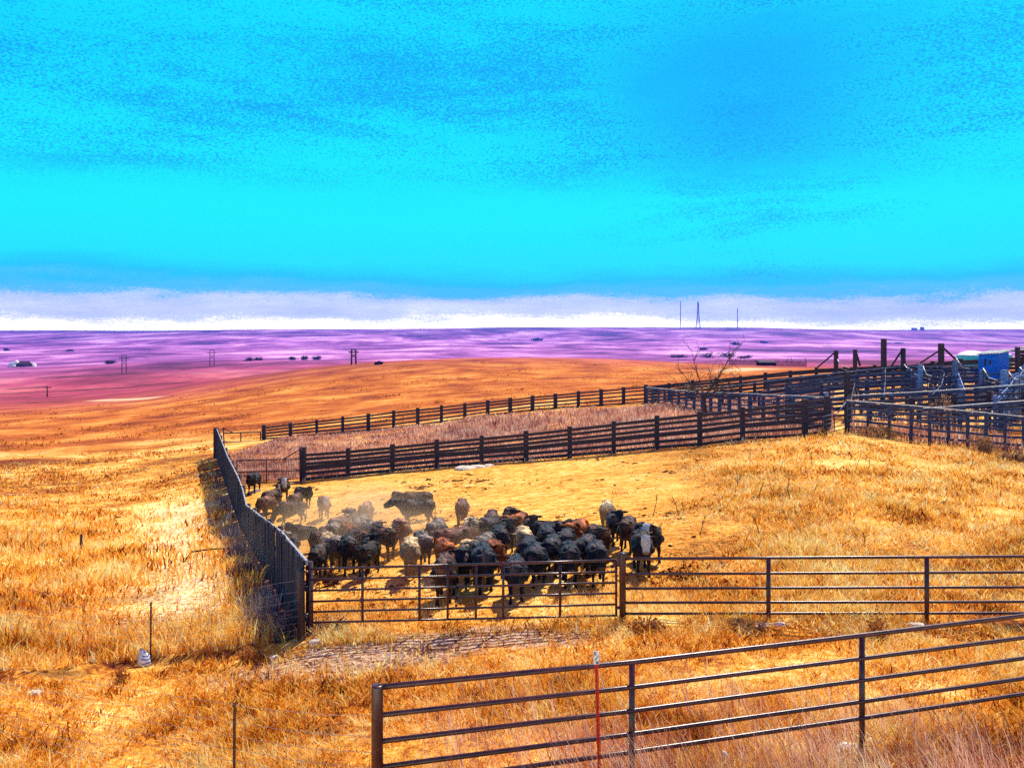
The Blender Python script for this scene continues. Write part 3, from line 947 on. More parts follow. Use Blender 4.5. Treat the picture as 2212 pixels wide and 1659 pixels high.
# ------------------------------------------------------------------ plank fences
def plank_fence(label, stations, spacing, boards, post_w, height=None, extra=.12, group=None, m=None, jitter=.03, seed=1, name='plank_fence', up_stations=None, tall_first=0.0, missing=0.0, cap=None):
    """stations (px, d, py of the top board or None for height above ground). boards: (height fraction 0..1 from ground to top, board width)"""
    m = m or M['wood']
    rr = random.Random(seed)
    P = []
    for px, d, py in stations:
        g = on(px, d)
        top = pt(px, py, d).z if py is not None else g.z + height
        P.append((Vector((g.x, g.y, 0)), top))
    root = empty(name, gpt(P[0][0].x, P[0][0].y), label, 'fence', group)
    posts = []
    for (a, ta), (b, tb) in zip(P[:-1], P[1:]):
        L = (b - a).length
        n = max(1, round(L / spacing))
        for i in range(n):
            t = i / n
            q = a.lerp(b, t)
            posts.append((q, ta + (tb - ta) * t))
    posts.append((P[-1][0], P[-1][1]))
    info = []
    for i, (q, top) in enumerate(posts):
        g = float(gz(q.x, q.y))
        info.append((q, g, top))
        d0 = (posts[min(i + 1, len(posts) - 1)][0] - posts[max(i - 1, 0)][0]).normalized()
        ww = post_w * rr.uniform(.85, 1.15)
        ex = extra + rr.uniform(-jitter, jitter) + (tall_first if i == 0 else 0)
        MB().post((q.x, q.y, g - .3), (q.x + rr.uniform(-.02, .02), q.y, top + ex), ww * (1.25 if i == 0 and tall_first else 1), ww, math.atan2(d0.y, d0.x)).build('post', m, root)
    if cap is not None:
        mb = MB()
        for (qa, ga, ta), (qb, gb, tb) in zip(info[:-1], info[1:]):
            mb.beam(Vector((qa.x, qa.y, ta + extra + .05)), Vector((qb.x, qb.y, tb + extra + .05)), max(.10, post_w * .55), .045)
        mb.build('added_cap_board', cap, root)  # cap boards added to draw bright sunlit lines along the fence tops
    for k, (f, bw) in enumerate(boards):
        mb = MB()
        for (qa, ga, ta), (qb, gb, tb) in zip(info[:-1], info[1:]):
            if rr.random() < missing:
                continue
            d0 = (qb - qa).normalized()
            nn = Vector((d0.y, -d0.x, 0))
            if nn.y > 0:
                nn = -nn
            za = ga + (ta - ga) * f + rr.uniform(-jitter, jitter) * .6 - (bw / 2 if f > .9 else 0)
            zb = gb + (tb - gb) * f + rr.uniform(-jitter, jitter) * .6 - (bw / 2 if f > .9 else 0)
            o = nn * (post_w * .5 + .024)
            A, B = Vector((qa.x, qa.y, za)) + o, Vector((qb.x, qb.y, zb)) + o
            mb.beam(A, B - d0 * .012, .055, bw * rr.uniform(.93, 1.07))
        if mb.v:
            mb.build('rail', m, root)
    return root


SIX = ((1.0, .16), (.80, .16), (.635, .15), (.475, .25), (.26, .16), (.075, .16))
FIVE = ((1.0, .15), (.76, .15), (.52, .15), (.28, .15), (.07, .13))
ALLEY = ((1.0, .15), (.76, .15), (.50, .26), (.15, .15))
OPEN = ((1.0, .10), (.79, .11), (.58, .11), (.37, .12), (.15, .12))
THIN = ((1.0, .12), (.80, .10), (.62, .10), (.45, .11), (.27, .10), (.09, .10))
DENSE = ((1.0, .20), (.83, .22), (.66, .23), (.49, .24), (.30, .23), (.10, .2))
plank_fence('long dark plank fence across the middle closing the back of the cattle pen',
            [(655, 44.5, 980), (752, 44.5, 973), (944, 44.5, 954), (1136, 44.7, 936), (1326, 44.9, 914), (1419, 45, 903), (1512, 45, 893), (1604, 45, 883), (1739, 45, 868), (1786, 45, 861)],
            2.44, SIX, .24, tall_first=.22, seed=2)
plank_fence('farthest dark plank fence with even rails along the foot of the orange hill',
            [(570, 73.5, 923), (850, 76, 889.5), (1150, 80, 857), (1395, 82, 834)], 2.44, FIVE, .30, seed=3, tall_first=.1)
plank_fence('dark close boarded fence climbing the rise behind the stock pens to the blue shed',
            [(1395, 82, 834), (1600, 79.5, 813.5), (1763, 77, 797), (1955, 74.5, 788), (2075, 73, 778), (2212, 72, 771), (2400, 70, 760)], 2.6, DENSE, .30, seed=4, jitter=.05)
plank_fence('grey plank fence slanting towards the viewer from the bare tree to the pen corner',
            [(1397, 81.5, 838), (1500, 67, 848), (1620, 56, 853), (1790, 46, 861)], 2.0, OPEN, .20, seed=5, m=M['wood_navy'], jitter=.05, extra=.03, cap=M['lit_cap'])
plank_fence('weedy grey plank fence falling to the right from the corner by the small gate',
            [(1829, 44.6, 868), (1968, 43.6, 879), (2090, 42.7, 891), (2212, 42, 903), (2420, 41.2, 924)], 0.95, OPEN, .14, seed=6, m=M['wood_navy'], jitter=.05, extra=.03, cap=M['lit_cap'])
plank_fence('low dark pen fence with a pale grey top board behind the weedy fence',
            [(1985, 47.2, 886), (2162, 47.2, 872), (2300, 47.2, 862)], 2.2, OPEN, .22, seed=7, m=M['wood_navy'], extra=.03, cap=M['lit_cap'])
plank_fence('broad boarded alley fence across the lower stock pens',
            [(1792, 53, 862), (1842, 52.3, 857), (2010, 51.2, 848), (2212, 50, 833), (2420, 49, 818)], 2.6, ALLEY, .24, seed=8, jitter=.06, m=M['wood_navy'], extra=.03, cap=M['lit_cap'])
plank_fence('second alley fence up the slope with weathered gappy boards',
            [(1640, 60, 846), (1774, 58.6, 826), (1972, 57.4, 817), (2130, 56.5, 808), (2400, 55.5, 796)], 2.6, OPEN, .22, seed=9, jitter=.07, m=M['wood_navy'])
plank_fence('third alley fence below the tall braced posts',
            [(1560, 67.5, 838), (1700, 67, 820), (1850, 66, 803), (1955, 65.5, 793), (2060, 65, 795), (2140, 64.5, 792)], 2.6, ALLEY, .24, seed=10, jitter=.06, extra=.03, cap=M['wood_grey'])
plank_fence('short cross fence running up the slope from the tall round corner post',
            [(1832, 46, 867), (1836, 52, 853), (1842, 58, 826)], 2.0, SIX, .22, seed=11, jitter=.05)
plank_fence('cross fence between the alleys under the leaning braced post',
            [(1985, 57.5, 816), (1972, 62, 806), (1955, 66, 792)], 2.0, SIX, .22, seed=12, jitter=.05, m=M['wood_grey'])
plank_fence('grey cross fence between the alleys left of the blue shed',
            [(2080, 51, 846), (2068, 57, 812), (2062, 64, 796)], 2.0, SIX, .22, seed=13, m=M['wood_blue'], jitter=.05)
plank_fence('pale blue lit cross fence below the blue shed at the right edge',
            [(2172, 50.4, 838), (2190, 52, 812), (2260, 54, 800)], 2.0, SIX, .24, seed=14, m=M['wood_blue'], jitter=.05)


plank_fence('middle alley fence crossing behind the broad boarded one',
            [(1860, 55, 846), (2060, 54, 834), (2212, 53, 822), (2420, 52, 806)], 2.4, ALLEY, .22, seed=16, m=M['wood_navy'], jitter=.06)
plank_fence('upper alley fence between the braced posts and the blue shed',
            [(1790, 62.5, 814), (1960, 61.5, 802), (2120, 60.5, 794)], 2.4, OPEN, .22, seed=17, m=M['wood_navy'], jitter=.06)
for i_, (st_, lb_) in enumerate((([(1880, 49, 868), (2060, 48.4, 856), (2212, 48, 847), (2420, 47.5, 835)], 'low alley fence just above the pale topped pen fence'),
                                   ([(1700, 64.5, 829), (1850, 63.8, 811), (2010, 63, 799), (2110, 62.5, 797)], 'dark alley fence halfway up the slope under the braced posts'),
                                   ([(1660, 71, 822), (1800, 70, 806), (1960, 69, 794), (2080, 68.5, 787)], 'dark alley fence highest up the slope between the tall posts'),
                                   ([(1700, 52, 868), (1790, 49, 868)], 'short dark fence behind the end of the middle plank fence'),
                                   ([(2010, 50, 852), (2030, 55, 830), (2036, 60, 806)], 'dark cross fence below the double braced post'),
                                   ([(1905, 52, 855), (1908, 58, 824), (1909, 66, 797)], 'dark cross fence below the tallest post'))):
    plank_fence(lb_, st_, 2.2, SIX if i_ % 2 else OPEN, .20, seed=30 + i_, m=M['wood_navy'] if i_ % 3 else M['wood'], jitter=.07)
plank_fence('cross fence ending the alleys far right below the lean-to',
            [(2150, 47.5, 858), (2185, 52, 824), (2215, 60, 790)], 2.0, SIX, .22, seed=18, m=M['wood_blue'], jitter=.05)
# single and braced posts standing above the pens
def braced_post(px, d, ytop, wd, label, braces=(), m=None, name='braced_post'):
    g = on(px, d)
    top = pt(px, ytop, d)
    root = empty(name, g, label, 'post', 'tall posts rising over the stock pens')
    MB().post((g.x, g.y, g.z - .4), (g.x, g.y, top.z), wd, wd, .2).build('post', m or M['wood'], root)
    for (xa, ya, xb, yb, dd) in braces:
        MB().beam(pt(xa, ya, d - .05), pt(xb, yb, d + dd), .14, .14).build('brace', m or M['wood'], root)
    return root


braced_post(1806, 76, 757, 0.30, 'tall dark post with a long brace sloping down to its left', ((1803, 762, 1762, 797, .5),))
braced_post(1847, 73, 755, 0.26, 'plain tall post with a thin brace dropping to its right', ((1850, 764, 1858, 790, .4),))
braced_post(1909, 70, 732, 0.34, 'tallest thick square post with no brace standing over the pens')
braced_post(1951, 66, 752, 0.27, 'dark post with a steep brace leaning in from its left', ((1948, 757, 1922, 797, .4),))
braced_post(2033, 73, 742, 0.37, 'big post braced on both sides like a tent frame', ((2030, 757, 1988, 784, .4), (2036, 750, 2066, 778, .4)))
braced_post(1988, 57, 788, 0.24, 'pale grey post standing left of the big double braced post', (), M['wood_blue'], 'fence_post')
braced_post(2063, 58, 777, 0.27, 'grey blue post right below the double braced post', (), M['wood_grey'], 'fence_post')
braced_post(2122, 54.5, 799, 0.24, 'dark post in front of the blue shed wall', (), M['wood_grey'], 'fence_post')
braced_post(2170, 51.5, 799, 0.32, 'bright pale post below the right half of the blue shed', (), M['wood_blue'], 'fence_post')
braced_post(2198, 58, 750, 0.23, 'tall dark post at the right edge against the blue shed corner', (), M['wood'], 'fence_post')
braced_post(1830, 51.8, 803, 0.27, 'thick dark post where the alley fences cross above the corner', (), M['wood'], 'fence_post')
braced_post(1786, 45.6, 848, 0.16, 'pale post ending the middle plank fence beside the small gate', (), M['wood_blue'], 'fence_post')
braced_post(1830, 44.7, 864, 0.20, 'dark corner post holding the small gate', (), M['wood'], 'fence_post')


def ranch_gate(pa, da, pb, db, rise, knee, label, cat='gate', hgt=1.15, m=None, group='small pipe gates in the stock pens', nrail=5):
    """gate whose hinge side rises in a sloping arm; pa/pb = (px, py of top)"""
    m = m or M['pale_pipe']
    A, B = pt(pa[0], pa[1], da), pt(pb[0], pb[1], db)
    L = (B - A)
    K = A + L * knee
    H = A + Vector((0, 0, rise))
    root = empty('ranch_gate', gpt(A.x, A.y), label, cat, group)
    MB().tube([H, K], .035, 8).build('sloping_arm', m, root, True)
    dz = Vector((0, 0, -hgt / (nrail - 1)))
    for k in range(nrail):
        MB().tube([(K if k == 0 else A) + dz * k, B + dz * k], .028, 8).build('rail', m if k in (0, nrail - 1) else M['pipe_dark'], root, True)
    for q, t in ((A, H), (B, B), ((A + B) / 2, (A + B) / 2)):
        MB().tube([q + dz * (nrail - 1), t], .03, 8).build('upright', M['pipe_dark'], root, True)
    return root


ranch_gate((1827, 889), 44.5, (1777, 900), 43.0, .50, .37, 'small dark pipe gate with a sloping arm at the end of the middle plank fence', hgt=1.15, m=M['wood_grey'], nrail=6)
for pa, da, pb, db, rs_, kn, lb in (
        ((1953, 803), 65, (1990, 803), 62, .62, .35, 'pale pipe gate to the right of the steeply braced post'),
        ((1993, 806), 57, (2014, 813), 54.5, .55, .4, 'pale pipe gate beside the pale grey post'),
        ((2066, 794), 66, (2102, 797), 63.5, .75, .4, 'pale pipe gate under the right brace of the double braced post'),
        ((2124, 812), 54, (2156, 822), 52, .50, .4, 'pale pipe gate in front of the blue shed below its left wall'),
        ((2178, 818), 51.4, (2202, 820), 50.2, .45, .55, 'pale pipe gate just right of the bright pale post'),
        ((2203, 806), 55, (2225, 806), 54, .4, .5, 'pale pipe gate at the very right edge'),
        ((1809, 788), 75, (1836, 795), 73, .5, .3, 'pale pipe gate at the foot of the left braced post')):
    ranch_gate(pa, da, pb, db, rs_, kn, lb)


# gates of the lane at the far left end of the pen
def mesh_gate(px0, px1, d, ya, yb, mid, apex, arm, label, mesh=True):
    """ya/yb: (top, bottom) py at the two ends, apex = (px, py) of the tall end, arm = (px, py) where the sloping arm lands"""
    A0, A1, B0, B1 = pt(px0, ya[0], d), pt(px0, ya[1], d), pt(px1, yb[0], d), pt(px1, yb[1], d)
    root = empty('wire_gate', gpt(A1.x, A1.y), label, 'gate', 'long steel lane gates beside the windbreak')
    r = .035 * d / 44
    for a, b in ((A0, B0), (A1, B1)) + (((A0.lerp(A1, mid), B0.lerp(B1, mid)),) if mid else ()):
        MB().tube([a, b], r, 8).build('rail', M['pipe_dark'], root, True)
    tall = pt(apex[0], apex[1], d)
    low = A1 if abs(apex[0] - px0) < abs(apex[0] - px1) else B1
    oth, oth1 = (B0, B1) if low is A1 else (A0, A1)
    for a, b in ((low, tall), (oth, oth1), (A0.lerp(B0, .46), A1.lerp(B1, .46))):
        MB().tube([a, b], r, 8).build('upright', M['pipe_dark'], root, True)
    MB().tube([tall, pt(arm[0], arm[1], d)], r * .9, 8).build('sloping_arm', M['pipe_dark'], root, True)
    if mesh:
        mb = MB()
        n = 26
        for i in range(1, n):
            mb.tube([A0.lerp(B0, i / n), A1.lerp(B1, i / n)], .006, 4, False)
        for i in range(1, 9):
            mb.tube([A0.lerp(A1, i / 9), B0.lerp(B1, i / 9)], .006, 4, False)
        mb.build('mesh', M['pipe_dark'], root)
    return root


mesh_gate(512, 650, 44.3, (995, 1045), (991, 1040), .5, (651, 969), (612, 992), 'nearer steel gate with wire mesh and a sloping arm closing the lane behind the calves')
mesh_gate(484, 563, 73.0, (936, 956), (933, 952), 0, (482, 925), (505, 935.5), 'farther low steel gate between the tall windbreak end post and the farthest fence', False)

# blue shed, tanks, lean-to
g = on(2160, 60)
root = empty('shed', g, 'bright blue tin shed with a sloping corrugated roof in the stock pens', 'shed')
ca, sa = math.cos(math.radians(-38)), math.sin(math.radians(-38))
X, Y = Vector((ca, -sa, 0)), Vector((sa, ca, 0))       # X along the long wall, receding to the right
z0, zl, zh = g.z, pt(2131, 766, 60).z, pt(2193, 758.5, 60).z
corner = pt(2154, 766, 59.2); corner.z = 0
Lw, Sw = 2.0, 1.6
P0 = corner; P1 = corner + X * Lw; P3 = corner - Vector((ca, sa, 0)) * 1.15 * 0 + Y * Sw
lx = Vector((-.84, .54, 0)) * 1.15
P3 = P0 + lx; P2 = P1 + lx
zt = lambda p: zl + (zh - zl) * min(1, max(0, (p - P3).dot((P1 - P3).normalized()) / (P1 - P3).length))
wl = MB()
for a, b in ((P0, P1), (P3, P0), (P2, P3), (P1, P2)):
    n = 8
    for i in range(n):
        p, q = a.lerp(b, i / n), a.lerp(b, (i + 1) / n)
        m_ = (p + q) / 2
        top = (zt(p) + zt(q)) / 2
        bot = g.z + 1.2
        k_ = (q - p).normalized(); nn = Vector((k_.y, -k_.x, 0))
        wl.box(Vector((m_.x, m_.y, (top + bot) / 2)) + nn * (.012 if i % 2 else 0), k_ * (q - p).length * .5, nn * .02, (0, 0, (top - bot) / 2))
wl.build('wall', M['blue_tin'], root)
ba = MB()
for a, b in ((P0, P1), (P3, P0)):
    k_ = (b - a).normalized(); nn = Vector((k_.y, -k_.x, 0))
    for hgt in (.25, .55, .85, 1.1):
        ba.beam(Vector((a.x, a.y, g.z + hgt)) + nn * .03, Vector((b.x, b.y, g.z + hgt)) + nn * .03, .04, .2)
for p in (P0, P1, P2, P3):
    ba.post((p.x, p.y, g.z - .3), (p.x, p.y, g.z + 1.25), .16)
ba.build('base_boards', M['wood_grey'], root)
ro = MB()
e1 = (P1 - P0).normalized(); e2 = (P3 - P0).normalized()
n = 16
for i in range(n):
    a = P0 - e1 * .15 - e2 * .18 + e2 * 0
    s0, s1 = i / n, (i + 1) / n
    W_ = (P3 - P0).length + .36
    q0, q1 = a + e2 * W_ * s0, a + e2 * W_ * s1
    lift = .035 if i % 2 else 0
    L_ = e1 * (Lw + .3)
    c = (q0 + q1) / 2
    A3 = Vector((c.x, c.y, zt(c) + .03 + lift)); c2 = c + L_
    B3 = Vector((c2.x, c2.y, zt(c2) + .05 + lift))
    ro.beam(A3, B3, W_ / n * 1.0, .03)
ro.build('roof', M['tin_roof'], root)
stain = MB()
for t, hh in ((.35, .5), (.62, .35)):
    p = P3.lerp(P0, t); k_ = (P0 - P3).normalized(); nn = Vector((k_.y, -k_.x, 0))
    stain.box(Vector((p.x, p.y, zl - .55)) + nn * .037, k_ * .07, nn * .004, (0, 0, hh * .5))
stain.build('hatch', M['wood'], root)

for px, d, rpx, ytop, yrim, lb in ((2100, 86, 30, 757.5, 768, 'cyan storage tank with a white domed lid left of the blue shed'),
                                  (2152, 89, 30, 757, 767, 'cyan storage tank with a white domed lid half hidden behind the blue shed')):
    gg = on(px, d)
    R = rpx * d / F
    zr, zt_ = pt(px, yrim, d).z, pt(px, ytop, d).z
    root = empty('storage_tank', gg, lb, 'tank', 'domed tanks beyond the blue shed')
    MB().tube([(gg.x, gg.y, gg.z - .2), (gg.x, gg.y, zr - .1), (gg.x, gg.y, zr)], [R, R, R * 1.02], 32).build('tank_wall', M['cyan'], root, True)
    prof = [(1.03, 0), (.97, .16), (.8, .45), (.55, .75), (.3, .92), (.08, 1.0)]
    MB().tube([(gg.x, gg.y, zr + (zt_ - zr) * h) for _, h in prof], [R * r for r, _ in prof], 32).build('lid', M['white'], root, True)

root = empty('lean_to', on(2215, 64), 'open lean-to with a thin dark flat roof cut by the right edge', 'shed')
a, b = pt(2176, 757.5, 64), pt(2330, 756.5, 64)
rf = MB().box((a + b) / 2, ((b - a).x / 2, 0, 0), (0, 1.4, 0), (0, 0, .05))
a2, b2 = pt(2205, 752, 63), pt(2330, 738, 63)
rf.beam(a2, b2, 1.6, .07)
rf.build('roof', M['pipe_dark'], root)
for px in (2204, 2250, 2300):
    p = pt(px, 757.5, 64)
    q = gpt(p.x, 63)
    MB().post((p.x, 63, q.z - .3), (p.x, 63, p.z), .2).build('post', M['wood'], root)
bw_ = MB()
p0 = pt(2202, 800, 64.5); p1 = pt(2320, 800, 64.5)
for k in range(6):
    bw_.beam(Vector((p0.x, 64.5, p0.z + .1 + k * .27)), Vector((p1.x, 64.5, p1.z + .1 + k * .27)), .05, .22)
bw_.build('back_boards', M['wood'], root)


# ------------------------------------------------------------------ bare tree among the pens
def grow(mb, p, d, L, r, depth, rr, tips):
    n = 4
    pts, rs = [p], [r]
    q = p
    for i in range(n):
        d = (d + Vector((rr.uniform(-.16, .16), rr.uniform(-.16, .16), rr.uniform(-.02, .12)))).normalized()
        q = q + d * L / n
        pts.append(q); rs.append(r * (1 - .62 * (i + 1) / n))
    mb.tube(pts, rs, 6 if depth > 1 else 4, True)
    tips.append(q)
    if depth:
        for j in range(3 if depth > 1 else 3):
            i = rr.choice((1, 2, 3, 4)) if j else 4
            a = rr.uniform(0, 6.28)
            nd = (d * .8 + Vector((math.cos(a), math.sin(a) * .8, rr.uniform(-.1, .55))) * .75).normalized()
            grow(mb, pts[i], nd, L * rr.uniform(.5, .72), rs[i] * .72, depth - 1, rr, tips)


g = on(1522, 60)
root = empty('bare_tree', g, 'small leafless tree with wide upswept branches standing in front of the plank fences', 'tree')
fork = pt(1521, 852, 60)
MB().tube([(g.x, g.y, g.z - .3), (g.x + .02, g.y, g.z + .7), fork - Vector((0, 0, .5)), fork], [.20, .15, .13, .11], 12).build('trunk', M['bark'], root, True)
rr = random.Random(21)
cb, tips = MB(), []
for tx, ty, dd, r in ((1494, 757, .3, .055), (1590, 752, -.4, .06), (1540, 790, .9, .045), (1466, 792, -.8, .04), (1600, 800, .8, .045), (1575, 770, .2, .05), (1480, 812, .6, .04), (1556, 822, -1, .035), (1450, 815, -.4, .03), (1612, 822, -.5, .03)):
    t = pt(tx, ty, 60 + dd * 2)
    s = fork - Vector((0, 0, rr.uniform(0, .55)))
    v = (t - s)
    pts = [s + v * k / 5 + Vector((rr.uniform(-.07, .07), rr.uniform(-.05, .05), -.22 * math.sin(math.pi * k / 5))) * (1 if 0 < k < 5 else 0) for k in range(6)]
    cb.tube(pts, [r * .9 * (1 - .74 * k / 5) for k in range(6)], 6)
    for k in (1, 1, 2, 2, 3, 3, 4, 4, 5):
        nd = (v.normalized() + Vector((rr.uniform(-1, 1), rr.uniform(-1, 1), rr.uniform(-.3, .7)))).normalized()
        grow(cb, pts[k], nd, v.length * rr.uniform(.16, .34), r * .45, 1, rr, tips)
cb.build('crown', M['bark'], root)
lf = MB()
tone = []
for _ in range(1400):
    t = rr.choice(tips) + Vector((rr.gauss(0, .2), rr.gauss(0, .2), rr.gauss(0, .15)))
    if t.z > fork.z + .7 and rr.random() < .9:
        continue
    a = Vector((rr.uniform(-1, 1), rr.uniform(-1, 1), rr.uniform(-1, 1))).normalized() * .07
    b = Vector((rr.uniform(-1, 1), rr.uniform(-1, 1), rr.uniform(-1, 1))).normalized() * .04
    lf.add([t, t + a + b, t + a * 2, t + a - b], [(0, 1, 2, 3)])
    tone += [rr.random()] * 4


def put_tone(o, tone):
    a = o.data.attributes.new('tone', 'FLOAT', 'POINT')
    a.data.foreach_set('value', np.array(tone, np.float32))


if lf.v:
    put_tone(lf.build('leaves', M['leaf'], root), tone)


# ------------------------------------------------------------------ shrubs (leafy or twiggy clumps)
def clump(name, base, rx, rz, n, size, m, label, cat, group=None, seed=0, stem=True, upright=0.0):
    rr = random.Random(seed)
    root = empty(name, base, label, cat, group)
    if stem:
        sm = MB()
        for i in range(5):
            a = rr.uniform(0, 6.28)
            tip = base + Vector((math.cos(a) * rx * .5, math.sin(a) * rx * .4, rz * rr.uniform(.5, .9)))
            sm.tube([base - Vector((0, 0, .1)), base.lerp(tip, .5) + Vector((0, 0, rz * .08)), tip], [rx * .05, rx * .03, rx * .012], 5)
        sm.build('trunk' if cat == 'tree' else 'stems', M['bark'], root)
    mb, tone = MB(), []
    lob = [(rr.uniform(-.6, .6), rr.uniform(-.5, .5), rr.uniform(.3, .8), rr.uniform(.35, .6)) for _ in range(7)]
    for _ in range(n):
        lx_, ly_, lz_, lr = rr.choice(lob)
        v = Vector((rr.gauss(0, 1), rr.gauss(0, 1), rr.gauss(0, 1))).normalized() * lr * rr.random() ** .4
        c = base + Vector(((lx_ + v.x) * rx, (ly_ + v.y) * rx, abs(lz_ - .25 + v.z * .8) * rz))
        s = size * rr.uniform(.6, 1.4)
        a = Vector((rr.uniform(-1, 1), rr.uniform(-1, 1), rr.uniform(-1, 1) + upright)).normalized() * s
        b = a.cross(Vector((rr.uniform(-1, 1), rr.uniform(-1, 1), rr.uniform(-1, 1)))).normalized() * s * .4
        mb.add([c - a, c + b, c + a, c - b], [(0, 1, 2, 3)])
        tone += [rr.random()] * 4
    put_tone(mb.build('crown', m, root), tone)
    return root


clump('dry_shrub', on(1395, 14.9), .42, .38, 900, .035, M['bush_red'], 'rust red dry shrub at the right foot of the round gate post', 'shrub', seed=1, upright=1)
clump('dry_shrub', on(1890, 14.2), .34, .42, 800, .035, M['bush_red'], 'dark rusty shrub under the level pipe fence between its two right posts', 'shrub', seed=2, upright=1)
clump('dry_shrub', on(1600, 14.7), .5, .22, 700, .035, M['bush_tan'], 'low tan shrub clump under the level pipe fence', 'shrub', seed=3, upright=1)
clump('tumbleweed', on(2122, 41), .75, .95, 1200, .06, M['bush_tan'], 'big pale tan tumbleweed lodged before the weedy fence', 'tumbleweed', seed=4)
clump('tumbleweed', on(2190, 38.5), .7, .6, 900, .06, M['bush_tan'], 'low brown tumbleweed on the slope at the right edge', 'tumbleweed', seed=5)
clump('dry_shrub', on(2030, 47.5), .8, 2.3, 900, .07, M['bush_tan'], 'tall thin mauve weed bush rising behind the weedy fence', 'shrub', seed=6, upright=2)
clump('dry_shrub', on(1900, 43.6), 1.4, .75, 1500, .06, M['bush_tan'], 'low greyish weed bush at the foot of the weedy fence near the corner', 'shrub', seed=7, upright=1)
clump('dry_shrub', on(622, 16.1), .30, .8, 900, .04, M['bush_grey'], 'grey weed bush caught in the wire beside the windbreak end', 'shrub', seed=8, upright=1.5)
clump('dry_shrub', on(715, 16.3), .7, .3, 700, .04, M['bush_tan'], 'tan brush pile under the left pipe gate', 'shrub', seed=9)
clump('dry_shrub', on(262, 14.9), .22, .35, 300, .03, M['bush_red'], 'tiny reddish shrub left of the plastic bag', 'shrub', seed=10, upright=1)
clump('dry_shrub', on(540, 15.4), .22, .28, 500, .03, M['bush_red'], 'small dark rust shrub on the bank right of the wire fence post', 'shrub', seed=11, upright=1)

# far dark trees and bushes
FAR = [(537, 782, 26, 11, 'dark far bush below the middle power pole'), (560, 780, 20, 9, 'small dark far bush next right of the pole bush'),
       (632, 779, 18, 9, 'small dark far bush left of a close pair'), (658, 778, 20, 10, 'left dark far bush of a close pair'), (684, 777, 20, 12, 'right dark far bush of a close pair'),
       (240, 786, 24, 8, 'lone dark far bush left of the left power pole'), (818, 788, 16, 6, 'tiny dark far bush right of the right power pole'),
       (1160, 737, 34, 8, 'blue far grove alone on the mid plain'), (1465, 772, 40, 8, 'low blue far grove left of the long grove'), (1530, 774, 46, 15, 'tallest blue far grove behind the bare tree'), (1570, 772, 48, 12, 'blue far grove right of the tallest grove'),
       (1608, 774, 32, 6, 'lowest blue far grove at the right of the row'), (1520, 757, 24, 6, 'small blue far grove above the row'), (1590, 745, 30, 6, 'blue far grove high on the plain'),
       (1650, 741, 16, 5, 'tiny blue far grove under the right radio mast'), (1940, 744, 30, 5, 'blue far grove behind the tallest post'), (15, 758, 14, 6, 'dark far bush at the left edge'), (150, 759, 18, 4, 'dark far bush on the left plain')]
for i, (px, py, wpx, hpx, lb) in enumerate(FAR):
    b = at(px, py)
    s = b.y / F
    clump('far_tree', b, wpx * s * .5, hpx * s * 1.1, 420, max(.5, 1.5 * s), M['bush_blue'], lb, 'tree', 'dark trees far out on the plain', seed=40 + i)

# ------------------------------------------------------------------ power poles, masts, far corral, far buildings
for px, ytop, ybot, wpx, lb in ((268, 766, 806, 11, 'left H frame power pole, the nearest and tallest'), (458, 755, 791, 11, 'middle H frame power pole above the dark bushes'), (764, 754, 788, 11, 'right H frame power pole near the hill crest')):
    b = at(px, ybot)
    s = b.y / F
    H = (ybot - ytop) * s
    root = empty('power_pole', b, lb, 'power pole', 'H frame power poles crossing the valley')
    hw = wpx * s * .42
    for sx in (-1, 1):
        MB().tube([b + Vector((sx * hw, 0, -1)), b + Vector((sx * hw, 0, H))], [.24, .17], 8).build('pole', M['farwood'], root, True)
    MB().beam(b + Vector((-hw * 2.3, 0, H * .80)), b + Vector((hw * 2.3, 0, H * .80)), .3, .35).build('crossarm', M['farwood'], root)
    MB().beam(b + Vector((-hw * 1.2, 0, H * .96)), b + Vector((hw * 1.2, 0, H * .96)), .2, .25).build('crossarm', M['farwood'], root)
    for z0_, z1_ in ((.42, .74),):
        for sx in (-1, 1):
            MB().beam(b + Vector((-hw * sx, .1 * sx, H * z0_)), b + Vector((hw * sx, .1 * sx, H * z1_)), .16, .18).build('brace', M['farwood'], root)
b = at(102, 858)
s = b.y / F
root = empty('telephone_pole', b, 'short single pole with one crossarm by the dark bank on the left', 'utility pole')
MB().tube([b - Vector((0, 0, .5)), b + Vector((0, 0, 24 * s))], [.2, .15], 8).build('pole', M['farwood'], root, True)
MB().beam(b + Vector((-9 * s, 0, 21 * s)), b + Vector((9 * s, 0, 21 * s)), .2, .28).build('crossarm', M['farwood'], root)

